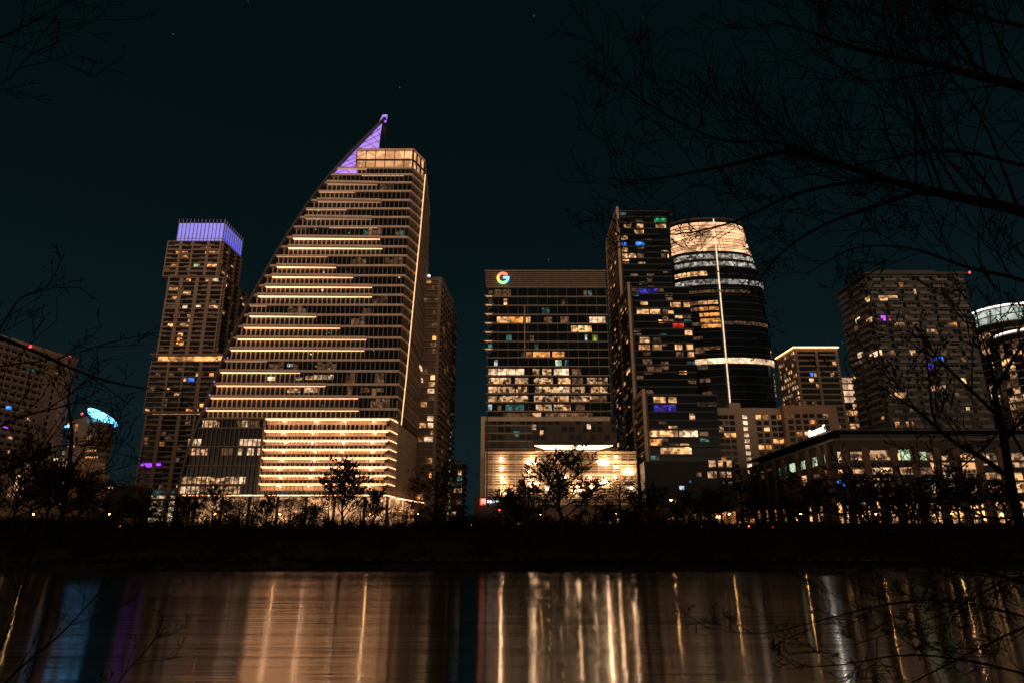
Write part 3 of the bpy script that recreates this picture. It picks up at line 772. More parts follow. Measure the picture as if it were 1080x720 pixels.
# ================================================================== DARK STEPPED TOWER
def stepped():
    root = thing('apartment_tower', (PX(700, 520, 300), 315, ST), 'dark stepped glass high-rise with pale slanting frames up its left flank', 'skyscraper')
    W = Windows(); fr = surf('frame_panel', (.46,.31,.2), .7, .12, .2); sl = surf('step_slab', (.035,.033,.03), .6, .2, .3)
    lv = surf('flank_slab', (.36,.24,.16), .7, .12, .3)
    # (Y, px corner, py top, px right, depth)
    V = [(345, 651.5, 221, 711, 45), (315, 663.5, 301, 733, 30), (285, 679.5, 414, 757, 26)]
    E = [(662,240,8,'o'),(675,240,7,'w'),(658,250,8,'w'),(674,246,10,'w'),(657,257,7,'b'),(675,256,9,'b'),(658,265,8,'w'),(658,272,8,'w'),(667,271,8,'w'),(676,271,7,'d'),(697,240,11,'w'),(699,231,18,'g'),
         (707.6,272,7,'w'),(700,272,5,'d'),(683,304,20,'u'),(678,330,13,'w'),(691,330,11,'w'),(712.4,321,11,'w'),(725,322,8,'w'),(702,330,6,'d'),(702,338,6,'d'),(715.6,346.4,12,'r'),(727,349,10,'w'),(680,356,11,'w'),
         (693,356,9,'d'),(679.5,365,12,'w'),(693,364,10,'w'),(715.6,364,8,'w'),(727.5,365.6,7,'w'),(717,372.5,8,'d'),(729,374.5,8,'w'),(683,384,10,'d'),(690,392,16,'d'),(695.5,419,13,'w'),(709,419,9,'w'),
         (696.5,430,14,'u'),(709,430,9,'u'),(685,295,6,'d')]
    E3 = [(683,456.5,7,'o'),(692,455.7,12,'w'),(706,455.3,18,'w'),(722,456,12,'i'),(732,456,8,'i'),(684,466.8,8,'a'),(693,465.3,10,'a'),(713,474,33,'w'),(730,439,6,'o'),(695.5,419,13,'w'),(709,419,9,'w'),(696.5,430,14,'u'),(709,430,9,'u')]
    zprev = None
    for k, (Y, xc, yt, xr, dep) in enumerate(V):
        z1 = PZ(yt, Y, xc); a = PX(xc, (yt+440)/2 if k == 0 else yt, Y); a = PX(xc, yt, Y)
        b = PX(xr, (yt+450)/2, Y)
        part('wall', lambda q: q.box(a+.8, b, Y+.8, Y+dep, ST, z1-1), glass, root)
        n = round((z1-ST)/3.6); h = (z1-1-ST)/n
        for i in range(1, n+1):
            z = ST+i*h
            yv = z
            part('floor_slab', lambda q: q.box(a+1, b+.3, Y-.2, Y+.9, z-.3, z+.3), sl, root)
        f = Face((a+.8, Y+.8), (b, Y+.8))
        lo = (yt, V[k+1][2] if k < 2 else 520)
        explicit(W, [f], ST, z1-1, n, [e for e in (E if k < 2 else E3) if (yt < e[1] and (k == 2 or e[1] < V[k+1][2]-1 or (k < 2 and e[0] > V[k+1][3])))], d=.1)
        scatter_windows(W, f, ST+(z1-ST)*(.35 if k < 2 else .3), z1-1, n, 4, .13, ['d','d','w','d','t'], rng=rng0)
        # the framed flank facing left, reads as a raked blade
        ff = Face((a, Y+dep), (a, Y))
        q = MB(); ff.box(q, ff.L-1.4, ff.L+.3, -.3, .9, ST, z1+1.6); q.build('corner_post', fr, root)
        ff.box(q := MB(), -.3, ff.L, -.3, .9, z1, z1+1.8); q.build('top_frame', fr, root)
        ff.box(q := MB(), -.5, 1.0, -.3, .9, ST, z1+1.6); q.build('back_post', fr, root)
        part('flank_wall', lambda q: ff.box(q, 0, ff.L, -1.2, -.05, ST, z1), surf('flank_glass', (.05,.04,.035), .4, .3, .2), root)
        scatter_windows(W, ff, ST+(z1-ST)*.25, z1-2, n, 4, .2, ['d','w','d'], u0=1.2, u1=ff.L-1.5, rng=rng0)
        for i in range(n):
            z = ST+i*h+h*.5
            q = MB(); ff.box(q, 1, ff.L-1.4, -.04, .7, z-.42, z+.42); q.build('flank_balcony', lv, root)
    # rooftop plant
    Y = 345; part('roof_plant', lambda q: q.box(PX(660,221,Y), PX(711,221,Y), Y+4, Y+40, PZ(222,Y,690), PZ(217,Y,690)), glass, root)
    # low dark annex
    Y = 270; a, b = PX(680, 500, Y), PX(776, 500, Y)
    part('annex_wall', lambda q: q.box(a, b, Y, Y+14, ST, PZ(486, Y, 740)), surf('annex_cladding', (.015,.014,.014), .8, .2, .3), root)
    fa = Face((a, Y), (b, Y))
    for (x, y, w, hh, key) in [(751,488.5,7,7,'o'),(760,488.5,5,7,'w'),(769,488.5,5,7,'w'),(751,500,9,7,'o'),(762,500,6,6,'o'),(769,500,4,6,'w'),(737,500,5,4,'d'),(719,514,5,4,'c'),(728,507.5,2,2,'b'),(763,509,3,3,'t'),(770,509,3,3,'t')]:
        ua, z = fa.hit(x-w/2, y); ub, _ = fa.hit(x+w/2, y); hz = abs(fa.hit(x, y-hh/2)[1]-z); W.add(fa, ua, ub, z-hz, z+hz, key, 5, .1)
    W.build(root, KEYS)
stepped()

# ================================================================== ROUND TOWER
def roundt():
    Y = 385.0
    root = thing('round_tower', (PX(765, 500, Y), Y+18, ST), 'dark curved glass tower with a glowing amber crown and one slanting light line', 'skyscraper')
    tab = sorted([(P(765,y,Y+12).z, P(l,y,Y+4).x, P(r,y,Y+16).x) for y, l, r in [(229,711,779),(262,712,789),(295,715,803),(335,720,808),(380,728,814),(430,738,819),(560,760,832)]])
    def lr(z):
        if z <= tab[0][0]: return tab[0][1:]
        for p, q in zip(tab, tab[1:]):
            if z <= q[0]:
                t = (z-p[0])/(q[0]-p[0]); return p[1]+(q[1]-p[1])*t, p[2]+(q[2]-p[2])*t
        return tab[-1][1:]
    def poly(z, off=0.0, k=20):
        l, r = lr(z); xc = (l+r)/2; rx = (r-l)/2+off; ry = 10+off
        return [(xc+rx*math.cos(t), Y+16+ry*math.sin(t)) for t in [math.pi+math.pi*2*i/(2*k) for i in range(2*k)]]
    z1 = PZ(230, Y+4, 745); n = 42; h = (z1-ST)/n
    m = MB()
    for i in range(n): m.prism(poly(ST+i*h), ST+i*h, ST+(i+1)*h, poly(ST+(i+1)*h))
    m.build('curtain_wall', glass, root)
    sl = surf('round_slab', (.05,.045,.045), .5, .2, .3)
    for i in range(1, n+1):
        z = ST+i*h; part('floor_slab', lambda q: q.prism(poly(z, .35), z-.14, z+.14), sl, root)
    def arc(z0, z1, t0, t1, off0, off1, key_mat, name, cuts=8):
        """glazed band along the front of the curved wall"""
        for c in range(cuts):
            a0 = t0+(t1-t0)*c/cuts+.008; a1 = t0+(t1-t0)*(c+1)/cuts-.008
            q = MB(); k = 3
            for j in range(k):
                s0, s1 = a0+(a1-a0)*j/k, a0+(a1-a0)*(j+1)/k; pts = []
                for z in (z0, z1):
                    l, r = lr(z); xc = (l+r)/2; rx = (r-l)/2
                    for (s, o) in ((s0, off1), (s1, off1), (s1, off0), (s0, off0)):
                        pts.append((xc+(rx+o)*math.cos(math.pi+s), Y+16+(10+o)*math.sin(math.pi+s), z))
                q.hexa(pts)
            q.build(name, key_mat, root)
    zz = lambda y: PZ(y, Y+2, 750)
    PI = math.pi
    crownm = room('amber_crown', (1, .52, .26), 1.15, .3, .15)
    for i in range(9):
        arc(zz(262)+(zz(231)-zz(262))*i/9+.2, zz(262)+(zz(231)-zz(262))*(i+1)/9-.3, .15, PI*.93, .1, .3, crownm, 'crown_glass', 5)
    crown_roof = None
    cool = room('cool_band', (.95,.88,.74), .42, .5, .85); wb = room('ring_band', (1,.66,.4), 1.25, .5, .5)
    arc(zz(270), zz(265), .3, PI*.9, .1, .3, cool, 'lit_band'); arc(zz(277.5), zz(273), .3, PI*.86, .1, .3, cool, 'lit_band')
    arc(zz(287.5), zz(283), .25, PI*.4, .1, .3, WC['w'], 'lit_band', 3)
    arc(zz(297), zz(292), .25, PI*.97, .1, .5, cool, 'lit_band', 12); arc(zz(381), zz(375.5), .25, PI*.98, .3, .9, wb, 'lit_band', 12)
    arc(zz(306), zz(303), .4, PI*.7, .1, .3, WC['d'], 'lit_band', 6); arc(zz(340), zz(336.5), .4, PI*.97, .1, .3, WC['d'], 'lit_band', 10)
    for y in (316, 322.5, 329, 335, 341): arc(zz(y+2), zz(y-1.6), PI*.3, PI*.45, .1, .3, WC['a'] if y % 2 else WC['w'], 'lit_band', 2)
    for y in (316, 322.5, 353, 367): arc(zz(y+2), zz(y-1.6), PI*.2, PI*.3, .1, .3, WC['d'], 'lit_band', 2)
    arc(zz(366), zz(362.5), PI*.2, PI*.42, .1, .3, WC['d'], 'lit_band', 3)
    for y in (388, 396, 403, 411): arc(zz(y+2), zz(y-2), PI*.93, PI*.99, .1, .3, WC['o'], 'lit_band', 2)
    for y in (384, 398, 412): arc(zz(y+2), zz(y-2), PI*.2, PI*.3, .1, .3, WC['d'], 'lit_band', 2)
    q = MB(); pts = [P(752.5+(770.5-752.5)*i/16, 231+(429-231)*i/16, Y+4.6) for i in range(17)]
    q.tube(pts, [.42]*17, 6); q.build('light_line', lamp('round_led', (1,.68,.42), 1.1), root)
    part('roof_edge', lambda q: q.prism(poly(z1, .5), z1, z1+1.2), sl, root)
    # inner side fins at the left edge
    W = Windows(); W.build(root, KEYS)
roundt()

# ================================================================== PALE APARTMENT BLOCKS
def paleblock():
    Y = 330.0
    for (nm, lab, xl, xr, yt, YY, mat, cols, rows, stair) in [
        ('apartment_block', 'pale slab apartment block with a lit column of stairwell windows', 757, 829.5, 431.5, 330., pale, (761,767,773.6,802,809.7,818,824.5), 10, 787.5),
        ('apartment_block', 'rosy brown apartment block just right of the pale one with the stairwell', 829.5, 886.5, 428.5, 326., pinkst, (836,843.8,852,859,867.4,873.5), 10, None)]:
        a, b = PX(xl, 460, YY), PX(xr, 460, YY); z1 = PZ(yt, YY, (xl+xr)/2)
        root = thing(nm, ((a+b)/2, YY+8, ST), lab, 'building')
        part('wall', lambda q: q.box(a, b, YY, YY+16, ST, z1), mat, root)
        part('roof', lambda q: (q.box(a-.3, b+.3, YY-.3, YY+16.3, z1, z1+.7)), mat, root)
        if stair: part('roof_hut', lambda q: q.box(PX(771,428,YY), PX(783,428,YY), YY+3, YY+9, z1+.7, z1+4), mat, root)
        W = Windows(); f = Face((a, YY), (b, YY)); h = PZ(439.4, YY, 790)-PZ(445.7, YY, 790); zf = PZ(437.2 if stair else 436, YY, 790)
        rng = random.Random(4)
        lit = {(0,3):'w',(0,4):'a',(0,6):'a',(1,1):'d',(2,0):'o',(2,4):'w',(3,1):'w',(3,2):'a',(4,5):'w',(4,6):'a',(5,3):'w',(5,4):'a',(7,0):'a',(7,3):'w'} if stair else {(0,5):'o',(0,0):'d',(1,3):'a',(3,1):'a',(3,2):'w',(3,4):'a',(3,3):'a',(5,2):'w',(6,4):'d'}
        for i in range(rows):
            z = zf-i*h; q = MB()
            if not stair or True:
                for (c0, c1) in (((0,2),(3,6)) if stair else ((0,5),)):
                    u0 = f.hit(cols[c0]-3.4, 460)[0]; u1 = f.hit(cols[c1]+3.2, 460)[0]; f.box(q, u0, u1, .0, .55, z-h*.86, z-h*.78)
            q.build('balcony_ledge', mat, root)
            for c, x in enumerate(cols):
                u = f.hit(x, 460)[0]; key = lit.get((i, c), 'x'); W.add(f, u-1.25, u+1.25, z-h*.68, z, key, 3 if key != 'x' else 0, .06)
            if stair: u = f.hit(stair, 460)[0]; W.add(f, u-1.1, u+1.1, z-h*.62, z, 'i', 6, .06)
        W.build(root, KEYS)
paleblock()

# ================================================================== TOWER WITH ORANGE ROOF LINE
def rooflinet():
    Y = 420.0
    a, b = PX(838, 372, Y), PX(884, 372, Y); zt = PZ(368, Y, 860)
    root = thing('office_tower', ((a+b)/2, Y+15, ST), 'mid-height banded tower with a bright orange light line along its roof edge', 'building')
    W = Windows(); poly = [(a, Y), (b, Y), (b, Y+24), (a-1.5, Y+26)]
    part('wall', lambda q: q.prism(offset_poly(poly, -1), ST, zt), glass2, root)
    n = 32; h = (zt-ST)/n
    sl = surf('band_slab', (.34,.24,.16), .7, .12, .3)
    for i in range(n+1): part('floor_slab', lambda q: q.prism(poly, ST+i*h-.55, ST+i*h+.55), sl, root)
    f1 = Face((a+1, Y+1), (b-1, Y+1)); f2 = Face((a-.5, Y+25), (a+1, Y+1))
    fins(root, f1, ST, zt, 15, 1.6, .9, sl, name='piers'); fins(root, f2, ST, zt, 3, .3, .9, sl)
    scatter_windows(W, f2, ST+(zt-ST)*.5, zt, n//2, 3, .65, ['o','w','i'], rng=rng0); scatter_windows(W, f1, ST+(zt-ST)*.5, zt, n//2, 3, .07, ['w','o','d'], rng=rng0)
    explicit(W, [f1], ST, zt, n, [(881,384,6,'o'),(856,396,3,'b'),(860,396,3,'w'),(878,392,5,'o'),(862,404,3,'w')])
    q = MB(); pr = offset_poly(poly, .5)
    for p0, p1 in ((pr[3], pr[0]), (pr[0], pr[1])): q.tube([(p0[0], p0[1], zt+1.1), (p1[0], p1[1], zt+1.1)], [.4, .4], 6)
    q.build('roof_light', lamp('roof_led', (1,.42,.13), 5.5), root)
    part('mast', lambda q: q.tube([(a+27, Y+10, zt), (a+27, Y+10, zt+18)], [.15,.08], 5), darkm, root)
    p = P(880, 428, Y-60); W.build(root, KEYS)
    Y = 450.0; a, b = PX(885, 410, Y), PX(904.5, 410, Y); zt = PZ(397.5, Y, 895)
    root = thing('office_block', ((a+b)/2, Y+10, ST), 'small bright office block with glowing pale storeys between two taller towers', 'building'); W = Windows()
    part('wall', lambda q: q.box(a, b+6, Y, Y+20, ST, zt), glass2, root); f = Face((a, Y), (b+6, Y)); n = 24; h = (zt-ST)/n
    for i in range(n+1): part('floor_slab', lambda q: q.box(a-.2, b+6.2, Y-.5, Y+1, ST+i*h-.35, ST+i*h+.35), sl, root)
    m_ = room('pale_storey', (1,.62,.36), .8, .3, .3); KEYS['S'] = m_
    for i in range(n):
        if i > n-5: k = max(1, 3); [W.add(f, f.L*j/k+.15, f.L*(j+1)/k-.15, ST+i*h+.5, ST+(i+1)*h-.5, 'S', 5) for j in range(k)]
        else:
            for j in range(5):
                if rng0.random() < .75 and i > 8: W.add(f, f.L*j/5+.2, f.L*(j+1)/5-.2, ST+i*h+.5, ST+(i+1)*h-.7, rng0.choice('owoid'), 2)
    W.build(root, KEYS)
rooflinet()

# ================================================================== BIG DARK RESIDENTIAL TOWER, RIGHT
def darkres():
    Y = 300.0
    a, b = PX(912, 289, Y), PX(1034, 350, Y); zt = PZ(289, Y, 960)
    root = thing('residential_tower', ((a+b)/2, Y+14, ST), 'wide dark residential slab with many balconies and one vivid blue window', 'skyscraper')
    W = Windows(); poly = [(a, Y), (b, Y), (b, Y+28), (a-1, Y+28)]
    wallm = surf('slate_wall', (.055,.052,.047), .8, .15, .3); bal = surf('slate_balcony', (.13,.115,.1), .8, .15, .3)
    part('wall', lambda q: q.prism(offset_poly(poly, -1.4), ST, zt), wallm, root)
    n = round((zt-ST)/3.3); h = (zt-ST)/n
    f1 = Face((a+1.4, Y+1.4), (b-1.4, Y+1.4)); f2 = Face((a+.4, Y+26.6), (a+1.4, Y+1.4))
    rf = part('roof', lambda q: q.prism(offset_poly(poly, .2), zt, zt+1), wallm, root)
    part('roof_room', lambda q: q.box(a+8, b-12, Y+5, Y+22, zt+1, zt+4), wallm, rf)
    rng = random.Random(31)
    cols = [(.02,.1),(.16,.28),(.34,.44),(.5,.6),(.66,.78),(.84,.95)]
    rest = MB(); nb_ = 0
    for i in range(n):
        z = ST+i*h
        for ff, cc in ((f1, cols), (f2, [(.05,.4),(.55,.95)])):
            for (c0, c1) in cc:
                s = rng.choice([-.02, 0, .02]); q = MB() if (nb_ < 100 and i > n*.62) else rest; ff.box(q, ff.L*(c0+s), ff.L*(c1+s), 0, 1.5, z-.15, z+.12); ff.box(q, ff.L*(c0+s), ff.L*(c1+s), 1.35, 1.5, z+.12, z+1.1)
                if q is not rest: q.build('balcony', bal, root); nb_ += 1
    rb = rest.build('balconies', bal, root); rb['kind'] = 'stuff'
    for ff, k in ((f1, 22), (f2, 7)):
        for i in range(n):
            for j in range(k):
                if rng.random() < .62: W.add(ff, ff.L*(j+.12)/k, ff.L*(j+.88)/k, ST+i*h+h*.18, ST+i*h+h*.82, 'x', 0, .05)
    E = [(916,316,7,'w'),(937,316.5,20,'w'),(950,298,4,'a'),(965,308,2.5,'i'),(932,337.5,5,'p'),(939,338,3,'m'),(917,338,7,'w'),(905,338,5,'i'),(949,343.5,10,'w'),(958,336.5,6,'d'),(983.5,350,11,'w'),(966,343.5,7,'d'),(1005,343,9,'a'),
         (1017,344,7,'d'),(925,370,10,'w'),(940,370,8,'d'),(962,369,6,'w'),(972,378,4,'d'),(996,375,7,'d'),(922,377,9,'i'),(908,377.5,6,'i'),(989,382,13,'b'),(981,383,6,'u'),(1016,376,5,'d'),(947,416,16,'w'),(954,416,4,'i'),
         (993,410,10,'w'),(984,410,4,'w'),(1016,402,6,'w'),(1021,431,4,'i'),(963,430,8,'d'),(932,445,3,'a'),(946,445,5,'a'),(957,445,3,'a'),(963,445,3,'a'),(1010,420,5,'d'),(903,344,4,'d'),(902,399,3,'w')]
    explicit(W, [f1, f2], ST, zt, n, E, d=.1)
    W.build(root, KEYS)
    p = P(1022.5, 287.5, Y+2)
    part('beacon', lambda q: q.sphere(p, .55, 8, 5), lamp('beacon_red', (1,.02,.02), 6, False), root)
    part('mast', lambda q: q.tube([(p.x, p.y, zt), (p.x, p.y, p.z-.4)], [.15,.12], 5), darkm, root)
darkres()

# ================================================================== CURVED WHITE-CROWNED TOWER, FAR RIGHT
def curved(Y, label, rows, tabp, crown, name='curved_tower'):
    # tabp: (px left, py roof), radius px, depth
    (xl, yt, xr, zb) = tabp
    l, r = PX(xl, yt, Y+14), PX(xr, yt, Y+14); zt = PZ(yt, Y, (xl+xr)/2); xc = (l+r)/2; rx = (r-l)/2
    root = thing(name, (xc, Y+14, ST), label, 'skyscraper'); W = Windows()
    poly = lambda o: [(xc+(rx+o)*math.cos(t), Y+18+(18+o)*math.sin(t)) for t in [math.pi+math.pi*i/14 for i in range(28)]]
    part('wall', lambda q: q.prism(poly(0), ST, zt), glass2, root)
    n = rows; h = (zt-ST)/n
    for i in range(n+1): part('floor_slab', lambda q: q.prism(poly(.5), ST+i*h-.3, ST+i*h+.3), conc, root)
    pp = poly(0)
    q = MB(); po = poly(.7)
    q.tube([(p[0], p[1], zt+.9) for p in po[:15]], [.45]*15, 5); q.build('roof_light', lamp('white_led', (1,.92,.8), 3.6), root)
    for k in range(14):
        f = Face(pp[k], pp[k+1])
        if crown and k < 13:
            q = MB(); f.box(q, .1, f.L-.1, .05, .2, zt-crown, zt-.4); q.build('crown_panel', room('white_crown', (.85,1,.88), .5, .3, .35), root)
        for i in range(n):
            if ST+(i+1)*h < zt-crown and rng0.random() < .55 and i > n*.35: W.add(f, .3, f.L-.3, ST+i*h+.5, ST+(i+1)*h-.6, rng0.choice('oowdod'), 2)
    W.build(root, KEYS); return root
curved(372, 'curved tower at the frame edge topped by a white lit glass crown', 30, (1030, 321, 1112, 0), 9)
curved(335, 'lower round tower with a thin pale roof line, in front of the white-crowned one', 26, (1053, 346, 1130, 0), 0)

def rects(W, f, lst, d=.1, split=3.5):
    for (x0, y0, x1, y1, key) in lst:
        ym = (y0+y1)/2; xm = (x0+x1)/2
        ua = f.hit(x0, ym)[0]; ub = f.hit(x1, ym)[0]; za = f.hit(xm, y1)[1]; zb = f.hit(xm, y0)[1]
        k = max(1, round((ub-ua)/split)); w = (ub-ua)/k
        for j in range(k): W.add(f, ua+j*w+.07, ua+(j+1)*w-.07, za, zb, key, 5, d)

# ================================================================== LOW BROWN BUILDING WITH PIERS, RIGHT
def lowright():
    Y = 235.0; X0 = PX(880, 453, Y); zt = PZ(453, Y, 880); X1 = PX(1110, 453, Y)
    root = thing('office_building', (X0+60, Y+30, ST), 'long low office building with brown piers, lit storeys and shops at street level', 'building')
    W = Windows()
    xw = PX(790, 487, 322)
    part('wall', lambda q: q.prism([(X0, Y), (X1, Y), (X1, Y+60), (xw, 322)], ST, zt-3), surf('low_wall', (.035,.028,.024), .8, .2, .3), root)
    part('roof', lambda q: q.prism([(X0-1, Y-1), (X1, Y-1), (X1, Y+60), (xw-1, 323)], zt-.4, zt), surf('low_roof', (.03,.03,.028), .7, .2, .3), root)
    part('roof_storey', lambda q: q.prism([(X0+3, Y+3), (X1, Y+3), (X1, Y+58), (xw+3, 318)], zt-3, zt-.9), glass, root)
    f = Face((X0, Y), (X1, Y)); g = Face((xw, 322), (X0, Y))
    for ff, xs in ((f, (882, 893, 915.5, 945, 966.5, 990, 1011, 1034, 1058)), (g, (794, 801, 809, 818, 828, 843.7, 855, 868, 877))):
        for x in xs:
            u = ff.hit(x, 500)[0]; wd = 1.1
            if 0 < u < ff.L: q = MB(); ff.box(q, u-wd, u+wd, 0, 1.0, ST, ff.hit(x, 472 if ff is f else 472+ (880-x)*.35)[1] if ff is f else zt-3.2); q.build('pier', brick, root)
        for z in (zt-3.3, zt-10.8, zt-17.5, ST+7.5): q = MB(); ff.box(q, 0, ff.L, 0, .7, z-.4, z+.4); q.build('floor_slab', surf('low_slab', (.1,.075,.055), .8, .2, .3), root)
    rects(W, g, [(833,487.5,843,499,'k'),(845,485,853.7,496.5,'k'),(857,481,866.5,493,'k'),(870,478,875.5,490,'k'),(822,492,830,504,'t'),(846,501,851,511,'w'),(858,499,867,503,'d'),(870,495,878,500,'o'),(803,500,808,504,'d'),(790,497,815,498.5,'d')], split=2.8)
    rects(W, f, [(883.5,476,891,487.5,'i'),(897,476,912,487,'o'),(918,474.5,943,486,'o'),(948,473,964,486,'k'),(970,476,977,486,'k'),(981,480,1001,495,'o'),(1014,479,1028,494,'w'),(1036,478,1056,490,'o'),(1061,478,1090,492,'o'),
        (884,495,892,498.5,'w'),(899,494.5,914,499,'w'),(920,493,928,499,'i'),(929,493,945,499,'w'),(951,494,963,499,'d'),(990,497,1009,504,'i'),(983,510,1004,519,'i'),(902,508,908,513.5,'a'),(911,508,915,513,'a'),(941,506,948,513,'w'),
        (1015,500,1030,507,'d'),(1038,498,1056,505,'o'),(883,506,888,509,'b'),(888,509,893,512,'b'),(955,510,962,514,'d'),(1018,512,1030,520,'w'),(1040,511,1056,519,'o'),(1062,498,1080,519,'w')], split=2.6)
    for (x0, x1) in [(895,913),(917,943),(947,964),(969,988),(992,1009),(1013,1032),(1036,1056),(1060,1085)]:
        for (y0, y1) in ((477,487),(492.5,499.5),(504,513),(516,524)):
            if rng0.random() < .75: rects(W, f, [(x0, y0, x1, y1, rng0.choice('ddwtdo'))], d=.05)
    for i in range(26):
        x = 884+i*8
        if rng0.random() < .85: rects(W, f, [(x, 528+rng0.uniform(0,4), x+rng0.uniform(4,7), 551, 's')])
    for i in range(8): x = 800+i*9; rects(W, g, [(x, 538-i*.6, x+5, 549, 's' if i > 3 else 'a')])
    q = MB(); f.box(q, 2, f.L, .2, 2.4, f.hit(900,526)[1], f.hit(900,526)[1]+.3); q.build('awning', darkm, root)
    W.build(root, KEYS)
    for (x, y) in [(788,494),(788.5,503),(830,520),(1003,488),(822,470)]:
        pass
    # rooftop sign: white glowing letters
    u0, z0 = g.hit(855.5, 464.5); u1, _ = g.hit(873.5, 464.5); zc = zt+.6
    p = g.pt(u0, .4, zc); s = thing('roof_sign', p, 'row of glowing white letters on the roof edge of the low brown building', 'sign')
    lt = lamp('sign_white', (1,.95,.88), 2.2, True); L = u1-u0; k = 8; b = L/k
    for i in range(k):
        if i == 2 or i == 6: wfac = .62
        else: wfac = .82
        q = MB(); ua = u0+i*b+.1*b; ub = ua+b*wfac; hh = 2.3 if i in (0, 7) else 1.7
        g.box(q, ua, ua+.25*b, .4, .7, zc, zc+hh); g.box(q, ua, ub, .4, .7, zc+hh-.4, zc+hh)
        if i % 3 != 1: g.box(q, ub-.25*b, ub, .4, .7, zc, zc+hh-.4)
        g.box(q, ua, ub, .4, .7, zc-.01, zc+.4)
        q.build('letter', lt, s)
    q = MB(); g.box(q, u0-.5, u1+.5, .1, .38, zc-.8, zc-.3)
    for i in range(5): uu = u0+L*i/4; g.box(q, uu-.1, uu+.1, .1, .3, zt-1, zc+1.2)
    q.build('sign_frame', darkm, s)
    light_at('sign_light', (p[0]-2, p[1]-L/2-4, p[2]+1), (1,.9,.75), 700)
lowright()

